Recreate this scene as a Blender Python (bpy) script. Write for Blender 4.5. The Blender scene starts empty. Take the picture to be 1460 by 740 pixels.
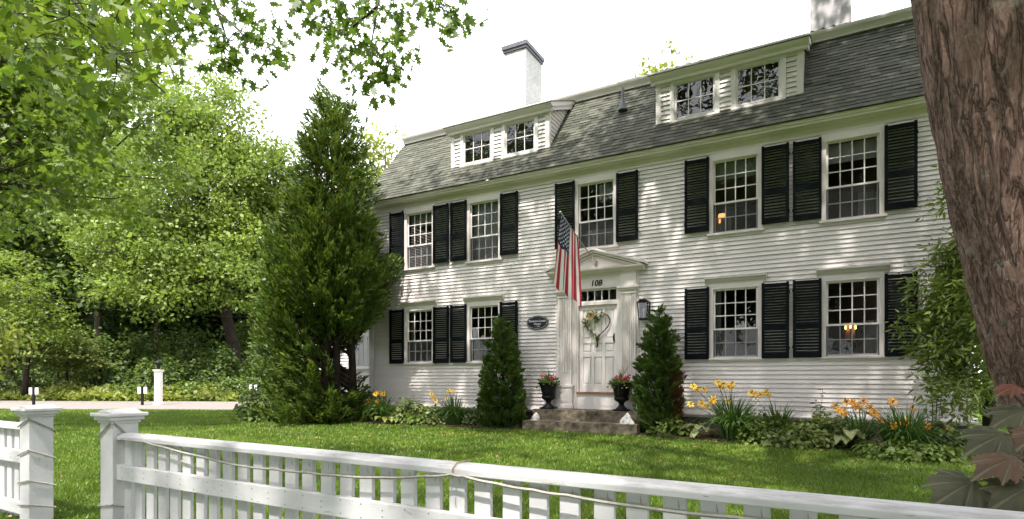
import bpy, math, random
import numpy as np
from mathutils import Vector, Matrix, noise as mnoise

R = math.radians
sc = bpy.context.scene
COL = sc.collection
rng = np.random.default_rng(7)
random.seed(7)

# ------------------------------------------------------------------ survey of the place
F, CX, HY, EYE = 820.0, 730.0, 538.0, 1.25      # focal length, principal column, horizon row, eye height
G = 0.08                                          # ground level
TH = R(61.2)
U = np.array([math.sin(TH), -math.cos(TH)])       # along the facade, towards the right
V = np.array([math.cos(TH), math.sin(TH)])        # into the house
P0 = np.array([1.92, 13.12])                      # foot of the facade at the door centre


def W(u, v, z=0.0):
    p = P0 + u * U + v * V
    return Vector((p[0], p[1], z))


def at(x, y, Y):
    return Vector(((x - CX) / F * Y, Y, EYE - (y - HY) * Y / F))


def ground_at(x, Y, z=G):
    return Vector(((x - CX) / F * Y, Y, z))


def onv(x, y, v=0.0):
    r = np.array([(x - CX) / F, 1.0])
    t = (v + P0 @ V) / (r @ V)
    p = t * r
    return float((p - P0) @ U), float(EYE - (y - HY) * t / F)


def onu(x, y, u=0.0):
    r = np.array([(x - CX) / F, 1.0])
    t = (u + P0 @ U) / (r @ U)
    p = t * r
    return float((p - P0) @ V), float(EYE - (y - HY) * t / F)


def uv_of(X, Y):
    d = np.array([X, Y]) - P0
    return float(d @ U), float(d @ V)


# ------------------------------------------------------------------ materials
MATS = {}


def nodes_of(name):
    m = bpy.data.materials.new(name)
    m.use_nodes = True
    nt = m.node_tree
    b = nt.nodes['Principled BSDF']
    return m, nt, b, nt.nodes, nt.links


def add_noise(nt, scale, detail=4, rough=.6, coord='Object', vec_scale=None):
    tc = nt.nodes.new('ShaderNodeTexCoord')
    n = nt.nodes.new('ShaderNodeTexNoise')
    n.inputs['Scale'].default_value = scale
    n.inputs['Detail'].default_value = detail
    n.inputs['Roughness'].default_value = rough
    src = tc.outputs[coord]
    if vec_scale:
        mp = nt.nodes.new('ShaderNodeMapping')
        mp.inputs['Scale'].default_value = vec_scale
        nt.links.new(src, mp.inputs['Vector'])
        src = mp.outputs['Vector']
    nt.links.new(src, n.inputs['Vector'])
    return n


def ramp(nt, fac, stops):
    r = nt.nodes.new('ShaderNodeValToRGB')
    els = r.color_ramp.elements
    while len(els) > 1:
        els.remove(els[0])
    els[0].position = stops[0][0]
    els[0].color = (*stops[0][1], 1)
    for p, c in stops[1:]:
        e = els.new(p)
        e.color = (*c, 1)
    nt.links.new(fac, r.inputs['Fac'])
    return r


def mixcol(nt, fac, a, b, mode='MIX'):
    m = nt.nodes.new('ShaderNodeMix')
    m.data_type = 'RGBA'
    m.blend_type = mode
    for sock, val in ((m.inputs[0], fac), (m.inputs[6], a), (m.inputs[7], b)):
        if hasattr(val, 'links'):
            nt.links.new(val, sock)
        elif isinstance(val, (int, float)):
            sock.default_value = val
        else:
            sock.default_value = (*val, 1)
    return m.outputs[2]


def bump(nt, b, height, strength=.3, dist=.01):
    bp = nt.nodes.new('ShaderNodeBump')
    bp.inputs['Strength'].default_value = strength
    bp.inputs['Distance'].default_value = dist
    nt.links.new(height, bp.inputs['Height'])
    nt.links.new(bp.outputs['Normal'], b.inputs['Normal'])
    return bp


def mat(name, col, rough=.6, var=.0, scale=6, col2=None, metal=0.0, spec=.5, bmp=0, bscale=40, bdist=.004, vec_scale=None):
    m, nt, b, N, L = nodes_of(name)
    b.inputs['Roughness'].default_value = rough
    b.inputs['Metallic'].default_value = metal
    b.inputs['Specular IOR Level'].default_value = spec
    if var or col2:
        n = add_noise(nt, scale, vec_scale=vec_scale)
        c2 = col2 or tuple(max(0, c * (1 - var)) for c in col)
        rp = ramp(nt, n.outputs['Fac'], [(.35, c2), (.65, col)])
        L.new(rp.outputs['Color'], b.inputs['Base Color'])
    else:
        b.inputs['Base Color'].default_value = (*col, 1)
    if bmp:
        n2 = add_noise(nt, bscale, vec_scale=vec_scale)
        bump(nt, b, n2.outputs['Fac'], bmp, bdist)
    return m


def leaf_mat(name, c1, c2, trans=.35, c3=None, rough=.45, big=.6):
    m, nt, b, N, L = nodes_of(name)
    geo = N.new('ShaderNodeNewGeometry')
    stops = [(0, c1), (1, c2)] if c3 is None else [(0, c1), (.8, c2), (1, c3)]
    rp = ramp(nt, geo.outputs['Random Per Island'], stops)
    n = add_noise(nt, big, 2)
    rp2 = ramp(nt, n.outputs['Fac'], [(.3, (.72, .74, .72)), (.7, (1.2, 1.15, 1.05))])
    colr = mixcol(nt, 1.0, rp.outputs['Color'], rp2.outputs['Color'], 'MULTIPLY')
    L.new(colr, b.inputs['Base Color'])
    b.inputs['Roughness'].default_value = rough
    b.inputs['Specular IOR Level'].default_value = .35
    tr = N.new('ShaderNodeBsdfTranslucent')
    bright = mixcol(nt, 1.0, colr, (1.28, 1.30, .75), 'MULTIPLY')
    L.new(bright, tr.inputs['Color'])
    mx = N.new('ShaderNodeMixShader')
    mx.inputs[0].default_value = trans
    L.new(b.outputs[0], mx.inputs[1])
    L.new(tr.outputs[0], mx.inputs[2])
    L.new(mx.outputs[0], N['Material Output'].inputs['Surface'])
    return m


def paint_mat(name, col, dirt=(.45, .42, .36), amount=.25, rough=.5, scale=3):
    m, nt, b, N, L = nodes_of(name)
    n = add_noise(nt, scale, 6, .65)
    n2 = add_noise(nt, 55, 3, .7)
    r1 = ramp(nt, n.outputs['Fac'], [(.42, (0, 0, 0)), (.75, (amount, amount, amount))])
    c = mixcol(nt, r1.outputs['Color'], col, dirt)
    geo = N.new('ShaderNodeNewGeometry')
    rpi = ramp(nt, geo.outputs['Random Per Island'], [(0, (.93, .93, .92)), (1, (1, 1, 1))])
    c = mixcol(nt, 1.0, c, rpi.outputs['Color'], 'MULTIPLY')
    L.new(c, b.inputs['Base Color'])
    b.inputs['Roughness'].default_value = rough
    bump(nt, b, n2.outputs['Fac'], .15, .003)
    return m


def fence_mat(name, grain):
    m, nt, b, N, L = nodes_of(name)
    n = add_noise(nt, 9, 7, .7)
    n2 = add_noise(nt, 1, 5, .75, vec_scale=grain)
    geo = N.new('ShaderNodeNewGeometry')
    oi = N.new('ShaderNodeObjectInfo')
    tint = ramp(nt, oi.outputs['Random'], [(0, (.51, .505, .525)), (1, (.60, .595, .615))])
    grime = ramp(nt, n.outputs['Fac'], [(.45, (0, 0, 0)), (.75, (.35, .35, .35))])
    c = mixcol(nt, grime.outputs['Color'], tint.outputs['Color'], (.36, .34, .30))
    sx = N.new('ShaderNodeSeparateXYZ')
    L.new(geo.outputs['True Normal'], sx.inputs[0])
    upf = ramp(nt, sx.outputs['Z'], [(.25, (0, 0, 0)), (.8, (1, 1, 1))])
    sp = ramp(nt, n2.outputs['Fac'], [(.40, (.12, .12, .12)), (.62, (.62, .62, .62))])
    dirt = mixcol(nt, 1.0, upf.outputs['Color'], sp.outputs['Color'], 'MULTIPLY')       # mildew lying on level surfaces
    c = mixcol(nt, dirt, c, (.20, .18, .15))
    chip = ramp(nt, n2.outputs['Fac'], [(.645, (0, 0, 0)), (.68, (1, 1, 1))])              # flaked paint
    c = mixcol(nt, chip.outputs['Color'], c, (.24, .20, .16))
    L.new(c, b.inputs['Base Color'])
    b.inputs['Roughness'].default_value = .6
    bump(nt, b, n2.outputs['Fac'], .35, .004)
    return m


def bark_mat(name, dark, mid, light, vs=(14, 14, 2.2), strength=.9, dist=.02, lichen=None, rough=.85):
    m, nt, b, N, L = nodes_of(name)
    n = add_noise(nt, 1.0, 8, .65, vec_scale=vs)
    n2 = add_noise(nt, 2.3, 5, .6)
    rp = ramp(nt, n.outputs['Fac'], [(.3, dark), (.5, mid), (.72, light)])
    c = rp.outputs['Color']
    rp2 = ramp(nt, n2.outputs['Fac'], [(.35, (.75, .75, .75)), (.7, (1.1, 1.1, 1.1))])
    c = mixcol(nt, 1, c, rp2.outputs['Color'], 'MULTIPLY')
    if lichen:
        n3 = add_noise(nt, 5.5, 7, .72)
        r3 = ramp(nt, n3.outputs['Fac'], [(.56, (0, 0, 0)), (.66, (.55, .55, .55))])
        c = mixcol(nt, r3.outputs['Color'], c, lichen)
    L.new(c, b.inputs['Base Color'])
    b.inputs['Roughness'].default_value = rough
    b.inputs['Specular IOR Level'].default_value = .2
    bump(nt, b, n.outputs['Fac'], strength, dist)
    return m


def fissured_bark():
    m, nt, b, N, L = nodes_of('rough_red_brown_bark')
    tc = N.new('ShaderNodeTexCoord')
    wn = N.new('ShaderNodeTexNoise')
    wn.inputs['Scale'].default_value = 2.6
    wn.inputs['Detail'].default_value = 4
    L.new(tc.outputs['Object'], wn.inputs['Vector'])
    sub = N.new('ShaderNodeVectorMath')
    sub.operation = 'SUBTRACT'
    L.new(wn.outputs['Color'], sub.inputs[0])
    sub.inputs[1].default_value = (.5, .5, .5)
    scl = N.new('ShaderNodeVectorMath')
    scl.operation = 'MULTIPLY'
    L.new(sub.outputs[0], scl.inputs[0])
    scl.inputs[1].default_value = (.045, .045, .5)
    add = N.new('ShaderNodeVectorMath')
    L.new(tc.outputs['Object'], add.inputs[0])
    L.new(scl.outputs[0], add.inputs[1])

    def stretched(sc_):
        mp = N.new('ShaderNodeMapping')
        mp.inputs['Scale'].default_value = sc_
        L.new(add.outputs[0], mp.inputs['Vector'])
        return mp.outputs['Vector']
    v1 = N.new('ShaderNodeTexVoronoi')
    v1.feature = 'DISTANCE_TO_EDGE'
    v1.inputs['Scale'].default_value = 1
    L.new(stretched((26, 26, 2.4)), v1.inputs['Vector'])
    v2 = N.new('ShaderNodeTexVoronoi')
    v2.feature = 'DISTANCE_TO_EDGE'
    v2.inputs['Scale'].default_value = 1
    L.new(stretched((60, 60, 9)), v2.inputs['Vector'])
    fn = N.new('ShaderNodeTexNoise')
    fn.inputs['Scale'].default_value = 1
    fn.inputs['Detail'].default_value = 8
    fn.inputs['Roughness'].default_value = .75
    L.new(stretched((55, 55, 12)), fn.inputs['Vector'])
    rn = N.new('ShaderNodeTexNoise')
    rn.inputs['Scale'].default_value = 1
    rn.inputs['Detail'].default_value = 3.5
    rn.inputs['Roughness'].default_value = .62
    rn.inputs['Distortion'].default_value = .25
    L.new(stretched((17, 17, 1.7)), rn.inputs['Vector'])
    sb_ = N.new('ShaderNodeMath')
    sb_.operation = 'SUBTRACT'
    sb_.inputs[1].default_value = .5
    L.new(rn.outputs['Fac'], sb_.inputs[0])
    ab = N.new('ShaderNodeMath')
    ab.operation = 'ABSOLUTE'
    L.new(sb_.outputs[0], ab.inputs[0])
    cr1 = ramp(nt, ab.outputs[0], [(0, (.28, .28, .28)), (.02, (.6, .6, .6)), (.08, (1, 1, 1))])
    cr2 = ramp(nt, v2.outputs['Distance'], [(0, (.72, .72, .72)), (.12, (1, 1, 1))])
    base = ramp(nt, fn.outputs['Fac'], [(.28, (.115, .069, .055)), (.5, (.215, .138, .112)), (.74, (.36, .255, .215))])
    c = mixcol(nt, cr1.outputs['Color'], (.060, .038, .031), base.outputs['Color'])
    c = mixcol(nt, 1, c, cr2.outputs['Color'], 'MULTIPLY')
    ln = add_noise(nt, 4.2, 8, .78)
    lf = ramp(nt, ln.outputs['Fac'], [(.57, (0, 0, 0)), (.63, (.7, .7, .7))])
    c = mixcol(nt, lf.outputs['Color'], c, (.27, .265, .225))
    L.new(c, b.inputs['Base Color'])
    b.inputs['Roughness'].default_value = .9
    b.inputs['Specular IOR Level'].default_value = .15
    h = mixcol(nt, .35, cr1.outputs['Color'], fn.outputs['Fac'])
    bump(nt, b, h, 1.0, .03)
    return m


M = {}
M['white'] = paint_mat('white_paint', (.77, .715, .71), amount=.12)
M['siding'] = paint_mat('white_clapboard_paint', (.775, .715, .705), dirt=(.52, .475, .45), amount=.34, scale=1.6)
M['trim'] = paint_mat('cream_trim_paint', (.765, .70, .685), dirt=(.48, .42, .37), amount=.25)
M['fence'] = fence_mat('weathered_fence_paint', (55, 55, 7))
M['rail'] = fence_mat('weathered_rail_paint', (7, 55, 55))
M['shutter'] = mat('dark_green_black_paint', (.0035, .006, .008), .7, var=.35, scale=9, spec=.12)
M['black'] = mat('black_iron', (.006, .006, .007), .55, var=.3, spec=.25)
M['stone'] = mat('granite_step', (.19, .150, .105), .85, scale=6, col2=(.035, .029, .021), bmp=.6, bscale=60, bdist=.01)
M['found'] = mat('foundation_stone', (.12, .11, .10), .9, var=.5, bmp=.5)
M['wood'] = mat('threshold_wood', (.30, .13, .055), .5, var=.4, scale=4, vec_scale=(1, 12, 12))
M['cap'] = mat('chimney_slate_cap', (.10, .10, .125), .6, var=.3)
M['metal'] = mat('galvanised_metal', (.12, .14, .15), .6, metal=.2, var=.3)
M['poly'] = mat('brushed_pole', (.45, .42, .38), .35, metal=.8, var=.2)
M['rock'] = mat('white_painted_stone', (.78, .77, .73), .7, col2=(.5, .48, .43), scale=14, bmp=.4)
M['rope'] = mat('pale_rope', (.37, .35, .31), .8, var=.3, scale=30)
M['twine'] = mat('brown_twine', (.33, .25, .16), .8, var=.3)
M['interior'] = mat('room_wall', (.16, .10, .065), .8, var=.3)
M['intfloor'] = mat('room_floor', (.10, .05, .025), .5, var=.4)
M['curtain'] = mat('grey_sheer_curtain', (.55, .54, .52), .9, var=.25, scale=3, vec_scale=(30, 1, .5))
M['curtaing'] = mat('green_grey_curtain', (.30, .34, .29), .9, var=.25, scale=3, vec_scale=(30, 1, .5))
M['shade'] = mat('lavender_roller_shade', (.50, .49, .53), .9, var=.08)
M['red'] = mat('flag_red', (.44, .016, .032), .75, var=.2, scale=20)
M['fwhite'] = mat('flag_white', (.80, .78, .77), .75, var=.05, scale=20)
M['navy'] = mat('flag_navy', (.018, .024, .085), .75, var=.2, scale=20)
M['signface'] = mat('sign_black_face', (.012, .012, .02), .35, var=.2)
M['signwhite'] = mat('sign_white', (.75, .75, .75), .5, var=.05)
M['soil'] = mat('bark_mulch_soil', (.085, .050, .032), .95, col2=(.03, .018, .012), scale=22, bmp=.9, bscale=45, bdist=.03)
M['asphalt'] = mat('pale_gravel_drive', (.21, .18, .163), .9, col2=(.15, .13, .12), scale=5, bmp=.3, bscale=120)
M['wire'] = mat('grey_cable', (.05, .05, .05), .6, var=.2)
M['yellow'] = leaf_mat('yellow_petal', (.82, .42, .015), (.95, .60, .05), .3)
M['orange'] = leaf_mat('orange_petal', (.80, .27, .01), (.95, .45, .04), .3)
M['pink'] = leaf_mat('pink_petal', (.48, .03, .09), (.75, .16, .22), .3)
M['cream'] = leaf_mat('cream_petal', (.72, .58, .38), (.80, .66, .48), .3)
M['rosette'] = leaf_mat('white_petal', (.75, .70, .66), (.82, .8, .76), .3)


def brick_white(name, col, mortar, sc_=1.0):
    m, nt, b, N, L = nodes_of(name)
    tc = N.new('ShaderNodeTexCoord')
    mp = N.new('ShaderNodeMapping')
    L.new(tc.outputs['UV'], mp.inputs['Vector'])
    br = N.new('ShaderNodeTexBrick')
    br.inputs['Scale'].default_value = 1
    br.inputs['Brick Width'].default_value = .22
    br.inputs['Row Height'].default_value = .075
    br.inputs['Mortar Size'].default_value = .006
    br.inputs['Color1'].default_value = (*col, 1)
    br.inputs['Color2'].default_value = (*[c * .9 for c in col], 1)
    br.inputs['Mortar'].default_value = (*mortar, 1)
    L.new(mp.outputs[0], br.inputs['Vector'])
    n = add_noise(nt, 5, 6, .7)
    rp = ramp(nt, n.outputs['Fac'], [(.3, (.8, .8, .8)), (.7, (1.05, 1.05, 1.05))])
    c = mixcol(nt, 1, br.outputs['Color'], rp.outputs['Color'], 'MULTIPLY')
    L.new(c, b.inputs['Base Color'])
    b.inputs['Roughness'].default_value = .8
    bump(nt, b, br.outputs['Fac'], -.4, .01)
    return m


M['brick'] = brick_white('whitewashed_brick', (.58, .57, .56), (.30, .29, .28))
M['brickg'] = brick_white('grey_limed_brick', (.56, .53, .55), (.50, .48, .49))
M['brickred'] = mat('bare_brick', (.10, .05, .045), .9, col2=(.05, .03, .03), scale=20)


def shingle_mat():
    m, nt, b, N, L = nodes_of('grey_asphalt_shingle')
    geo = N.new('ShaderNodeNewGeometry')
    rp = ramp(nt, geo.outputs['Random Per Island'], [(0, (.062, .062, .051)), (.5, (.086, .086, .071)), (1, (.118, .115, .096))])
    n = add_noise(nt, 160, 2, .6)
    rp2 = ramp(nt, n.outputs['Fac'], [(.3, (.7, .7, .7)), (.7, (1.25, 1.25, 1.25))])
    c = mixcol(nt, 1, rp.outputs['Color'], rp2.outputs['Color'], 'MULTIPLY')
    n3 = add_noise(nt, .8, 3, .6)
    rp3 = ramp(nt, n3.outputs['Fac'], [(.3, (.85, .9, .82)), (.7, (1.1, 1.1, 1.08))])
    c = mixcol(nt, 1, c, rp3.outputs['Color'], 'MULTIPLY')
    L.new(c, b.inputs['Base Color'])
    b.inputs['Roughness'].default_value = .9
    b.inputs['Specular IOR Level'].default_value = .25
    bump(nt, b, n.outputs['Fac'], .4, .004)
    return m


M['shingle'] = shingle_mat()


def glass_mat(name, tint=(.9, .95, .93), wav=.035):
    m, nt, b, N, L = nodes_of(name)
    N.remove(b)
    tr = N.new('ShaderNodeBsdfTransparent')
    tr.inputs['Color'].default_value = (*tint, 1)
    gl = N.new('ShaderNodeBsdfGlossy')
    gl.inputs['Roughness'].default_value = .015
    gl.inputs['Color'].default_value = (1, 1, 1, 1)
    fr = N.new('ShaderNodeFresnel')
    fr.inputs['IOR'].default_value = 1.62
    n = add_noise(nt, 3.2, 2, .5)
    bp = N.new('ShaderNodeBump')
    bp.inputs['Strength'].default_value = wav
    bp.inputs['Distance'].default_value = .1
    L.new(n.outputs['Fac'], bp.inputs['Height'])
    L.new(bp.outputs['Normal'], gl.inputs['Normal'])
    mx = N.new('ShaderNodeMixShader')
    L.new(fr.outputs[0], mx.inputs[0])
    L.new(tr.outputs[0], mx.inputs[1])
    L.new(gl.outputs[0], mx.inputs[2])
    L.new(mx.outputs[0], N['Material Output'].inputs['Surface'])
    return m


M['glass'] = glass_mat('window_glass')


def screen_mat():
    m, nt, b, N, L = nodes_of('insect_screen_mesh')
    b.inputs['Base Color'].default_value = (.06, .06, .065, 1)
    b.inputs['Roughness'].default_value = .8
    tr = N.new('ShaderNodeBsdfTransparent')
    mx = N.new('ShaderNodeMixShader')
    mx.inputs[0].default_value = .42
    L.new(tr.outputs[0], mx.inputs[1])
    L.new(b.outputs[0], mx.inputs[2])
    L.new(mx.outputs[0], N['Material Output'].inputs['Surface'])
    return m


M['screen'] = screen_mat()


def emit_mat(name, col, s):
    m, nt, b, N, L = nodes_of(name)
    b.inputs['Base Color'].default_value = (*col, 1)
    b.inputs['Emission Color'].default_value = (*col, 1)
    b.inputs['Emission Strength'].default_value = s
    return m


M['lampglow'] = emit_mat('lit_lampshade', (.9, .38, .12), 1.2)
M['flame'] = emit_mat('candle_bulb_glow', (1, .5, .16), 6)
M['glow_plate'] = mat('glow_plate_tan', (.55, .33, .12), .5, var=.2)  # tan surface of the added plate that takes the bulbs' glow


def lawn_mat():
    m, nt, b, N, L = nodes_of('lawn_turf')
    n = add_noise(nt, .35, 5, .6)
    n2 = add_noise(nt, 90, 4, .7)
    n3 = add_noise(nt, 4.5, 4, .6)
    r1 = ramp(nt, n.outputs['Fac'], [(.3, (.050, .095, .008)), (.7, (.085, .135, .014))])
    r2 = ramp(nt, n2.outputs['Fac'], [(.3, (.55, .55, .5)), (.7, (1.3, 1.3, 1.2))])
    r3 = ramp(nt, n3.outputs['Fac'], [(.62, (0, 0, 0)), (.8, (.4, .4, .4))])
    c = mixcol(nt, 1, r1.outputs['Color'], r2.outputs['Color'], 'MULTIPLY')
    c = mixcol(nt, r3.outputs['Color'], c, (.12, .10, .03))
    L.new(c, b.inputs['Base Color'])
    b.inputs['Roughness'].default_value = .9
    b.inputs['Specular IOR Level'].default_value = .15
    bump(nt, b, n2.outputs['Fac'], .8, .03)
    return m


M['lawn'] = lawn_mat()
M['grass'] = leaf_mat('grass_blade', (.085, .168, .020), (.150, .238, .034), .33, big=.8, c3=(.26, .27, .09))


def grass_mat():
    m = M['grass']
    nt = m.node_tree
    b = nt.nodes['Principled BSDF']
    src = b.inputs['Base Color'].links[0].from_socket
    n = add_noise(nt, .55, 5, .7)
    r = ramp(nt, n.outputs['Fac'], [(.32, (.62, .72, .60)), (.5, (1, 1, 1)), (.68, (1.22, 1.06, 1.0))])
    c = mixcol(nt, 1, src, r.outputs['Color'], 'MULTIPLY')
    n2 = add_noise(nt, 2.1, 5, .7)
    r2 = ramp(nt, n2.outputs['Fac'], [(.60, (0, 0, 0)), (.74, (.55, .55, .55))])
    c = mixcol(nt, r2.outputs['Color'], c, (.21, .19, .07))
    nt.links.new(c, b.inputs['Base Color'])


grass_mat()
# foliage kinds (real leaf colours)
M['l_oak'] = leaf_mat('oak_leaf', (.060, .115, .020), (.115, .180, .036), .45)
M['l_canopy'] = leaf_mat('high_canopy_leaf', (.075, .100, .040), (.130, .160, .070), .32)
M['l_maple'] = leaf_mat('shade_maple_leaf', (.090, .160, .026), (.180, .250, .048), .5)
M['l_bright'] = leaf_mat('bright_linden_leaf', (.115, .185, .034), (.230, .300, .068), .42, big=.35)
M['l_yellow'] = leaf_mat('yellow_green_leaf', (.150, .195, .040), (.270, .300, .075), .42, big=.4)
M['l_dark'] = leaf_mat('dark_understory_leaf', (.036, .068, .021), (.080, .125, .036), .32, big=.4)
M['l_mid'] = leaf_mat('understory_leaf', (.070, .125, .030), (.145, .205, .055), .42, big=.5)
M['l_pale'] = leaf_mat('pale_dogwood_leaf', (.10, .135, .040), (.19, .22, .07), .4, big=.5)
M['l_arb'] = leaf_mat('arborvitae_spray', (.034, .074, .015), (.125, .190, .034), .3, big=2.0, c3=(.19, .20, .045))
M['l_arb2'] = leaf_mat('clipped_arborvitae_spray', (.050, .100, .022), (.115, .180, .040), .28, big=1.5)
M['l_brown'] = leaf_mat('dead_arborvitae_spray', (.10, .045, .02), (.16, .08, .03), .2)
M['l_smap'] = leaf_mat('laceleaf_maple_leaf', (.085, .135, .028), (.185, .235, .055), .42, big=1.2)
M['l_blade'] = leaf_mat('daylily_blade', (.045, .110, .025), (.110, .190, .050), .3, big=2)
M['l_hosta'] = leaf_mat('hosta_leaf', (.090, .155, .034), (.200, .250, .078), .35, big=2, c3=(.36, .37, .17))
M['l_var'] = leaf_mat('variegated_leaf', (.22, .26, .11), (.48, .50, .28), .35, big=2)
M['l_cover'] = leaf_mat('groundcover_leaf', (.080, .145, .026), (.170, .230, .048), .36, big=1)
M['l_copper'] = leaf_mat('bronze_maple_leaf', (.050, .062, .032), (.080, .080, .046), .25, big=5, rough=.6)
M['l_bronze'] = leaf_mat('bronze_maple_leaf_warm', (.090, .055, .034), (.12, .072, .044), .25, big=5, rough=.6)
M['vein'] = leaf_mat('leaf_vein', (.13, .135, .085), (.145, .145, .095), .2, rough=.65)
M['l_redleaf'] = leaf_mat('young_red_maple_leaf', (.14, .032, .02), (.20, .06, .035), .3, big=5, rough=.6)
M['l_dry'] = leaf_mat('dried_leaf', (.22, .13, .06), (.35, .22, .11), .2, big=3)
M['bark'] = fissured_bark()
M['bark2'] = bark_mat('grey_brown_bark', (.035, .026, .02), (.085, .066, .052), (.15, .125, .105), vs=(9, 9, 2))
M['bark3'] = bark_mat('dark_bark', (.015, .011, .009), (.035, .026, .02), (.06, .046, .036), vs=(14, 14, 3))
M['twig'] = mat('dark_twig', (.05, .036, .028), .8, var=.4)
M['stem'] = mat('green_stem', (.06, .12, .03), .6, var=.3)


# ------------------------------------------------------------------ mesh builder
class MB:
    def __init__(s):
        s.v, s.f, s.m, s.uv = [], [], [], None

    def face(s, pts, mi=0):
        i = len(s.v)
        s.v += [tuple(p) for p in pts]
        s.f.append(list(range(i, i + len(pts))))
        s.m.append(mi)

    def box(s, x0, x1, y0, y1, z0, z1, mi=0):
        i = len(s.v)
        s.v += [(x0, y0, z0), (x1, y0, z0), (x1, y1, z0), (x0, y1, z0), (x0, y0, z1), (x1, y0, z1), (x1, y1, z1), (x0, y1, z1)]
        for f in ((0, 3, 2, 1), (4, 5, 6, 7), (0, 1, 5, 4), (1, 2, 6, 5), (2, 3, 7, 6), (3, 0, 4, 7)):
            s.f.append([i + k for k in f])
            s.m.append(mi)

    def prism(s, poly, ax, a, b, mi=0):
        """poly: 2-D outline, extruded along axis ax (0/1/2) from a to b"""
        n = len(poly)
        i = len(s.v)
        for t in (a, b):
            for p in poly:
                q = [p[0], p[1]]
                q.insert(ax, t)
                s.v.append(tuple(q))
        s.f.append([i + k for k in range(n)][::-1])
        s.f.append([i + n + k for k in range(n)])
        s.m += [mi, mi]
        for k in range(n):
            s.f.append([i + k, i + (k + 1) % n, i + n + (k + 1) % n, i + n + k])
            s.m.append(mi)

    def tube(s, pts, rad, n=6, mi=0, cap=True):
        pts = [Vector(p) for p in pts]
        if not hasattr(rad, '__len__'):
            rad = [rad] * len(pts)
        i0 = len(s.v)
        ref = None
        for k, p in enumerate(pts):
            d = (pts[min(k + 1, len(pts) - 1)] - pts[max(k - 1, 0)])
            if d.length < 1e-9:
                d = Vector((0, 0, 1))
            d.normalize()
            if ref is None:
                ref = Vector((1, 0, 0)) if abs(d.x) < .8 else Vector((0, 1, 0))
            a = (ref - d * ref.dot(d)).normalized()
            bb = d.cross(a)
            ref = a
            for j in range(n):
                t = 2 * math.pi * j / n
                s.v.append(tuple(p + (a * math.cos(t) + bb * math.sin(t)) * rad[k]))
        for k in range(len(pts) - 1):
            for j in range(n):
                a_, b_ = i0 + k * n + j, i0 + k * n + (j + 1) % n
                s.f.append([a_, b_, b_ + n, a_ + n])
                s.m.append(mi)
        if cap:
            s.f.append([i0 + j for j in range(n)][::-1])
            s.f.append([i0 + (len(pts) - 1) * n + j for j in range(n)])
            s.m += [mi, mi]

    def lathe(s, prof, n=24, c=(0, 0, 0), mi=0, sx=1, sy=1):
        i0 = len(s.v)
        for r, z in prof:
            for j in range(n):
                t = 2 * math.pi * j / n
                s.v.append((c[0] + r * math.cos(t) * sx, c[1] + r * math.sin(t) * sy, c[2] + z))
        for k in range(len(prof) - 1):
            for j in range(n):
                a_, b_ = i0 + k * n + j, i0 + k * n + (j + 1) % n
                s.f.append([a_, b_, b_ + n, a_ + n])
                s.m.append(mi)
        s.f.append([i0 + j for j in range(n)][::-1])
        s.f.append([i0 + (len(prof) - 1) * n + j for j in range(n)])
        s.m += [mi, mi]

    def build(s, name, mats, parent=None, loc=None, rot=None, smooth=False, bevel=0):
        me = bpy.data.meshes.new(name)
        me.from_pydata(s.v, [], s.f)
        if not isinstance(mats, (list, tuple)):
            mats = [mats]
        for m in mats:
            me.materials.append(m)
        if len(mats) > 1:
            me.polygons.foreach_set('material_index', s.m)
        if smooth:
            me.polygons.foreach_set('use_smooth', [True] * len(me.polygons))
        me.update()
        o = bpy.data.objects.new(name, me)
        COL.objects.link(o)
        if parent:
            o.parent = parent
        if loc is not None:
            o.location = loc
        if rot is not None:
            o.rotation_euler = rot
        if bevel:
            md = o.modifiers.new('bevel', 'BEVEL')
            md.width = bevel
            md.segments = 2
            md.limit_method = 'ANGLE'
        return o


def np_mesh(name, verts, k, mats, parent=None, mi=None):
    """verts (N*k,3): N separate k-gons"""
    nv = len(verts)
    n = nv // k
    me = bpy.data.meshes.new(name)
    me.vertices.add(nv)
    me.vertices.foreach_set('co', np.ascontiguousarray(verts, dtype=np.float32).ravel())
    me.loops.add(nv)
    me.loops.foreach_set('vertex_index', np.arange(nv, dtype=np.int32))
    me.polygons.add(n)
    me.polygons.foreach_set('loop_start', np.arange(0, nv, k, dtype=np.int32))
    if not isinstance(mats, (list, tuple)):
        mats = [mats]
    for m in mats:
        me.materials.append(m)
    if mi is not None:
        me.polygons.foreach_set('material_index', mi.astype(np.int32))
    me.update(calc_edges=True)
    o = bpy.data.objects.new(name, me)
    COL.objects.link(o)
    if parent:
        o.parent = parent
    return o


def tag(o, label=None, cat=None, group=None, kind=None):
    if label:
        o['label'] = label
    if cat:
        o['category'] = cat
    if group:
        o['group'] = group
    if kind:
        o['kind'] = kind
    return o


def empty(name, loc, label=None, cat=None, group=None, rz=0):
    o = bpy.data.objects.new(name, None)
    o.empty_display_size = .2
    COL.objects.link(o)
    o.location = loc
    o.rotation_euler = (0, 0, rz)
    return tag(o, label, cat, group)


def dup_tree(root, loc, rz=0, scale=1.0, label=None, group=None):
    r = root.copy()
    COL.objects.link(r)
    r.location = loc
    r.rotation_euler = (0, 0, rz)
    r.scale = (scale,) * 3 if not hasattr(scale, '__len__') else scale
    if label:
        r['label'] = label
    if group:
        r['group'] = group
    for ch in list(root.children):
        c = ch.copy()
        COL.objects.link(c)
        c.parent = r
        for g in list(ch.children):
            d = g.copy()
            COL.objects.link(d)
            d.parent = c
    return r


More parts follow.
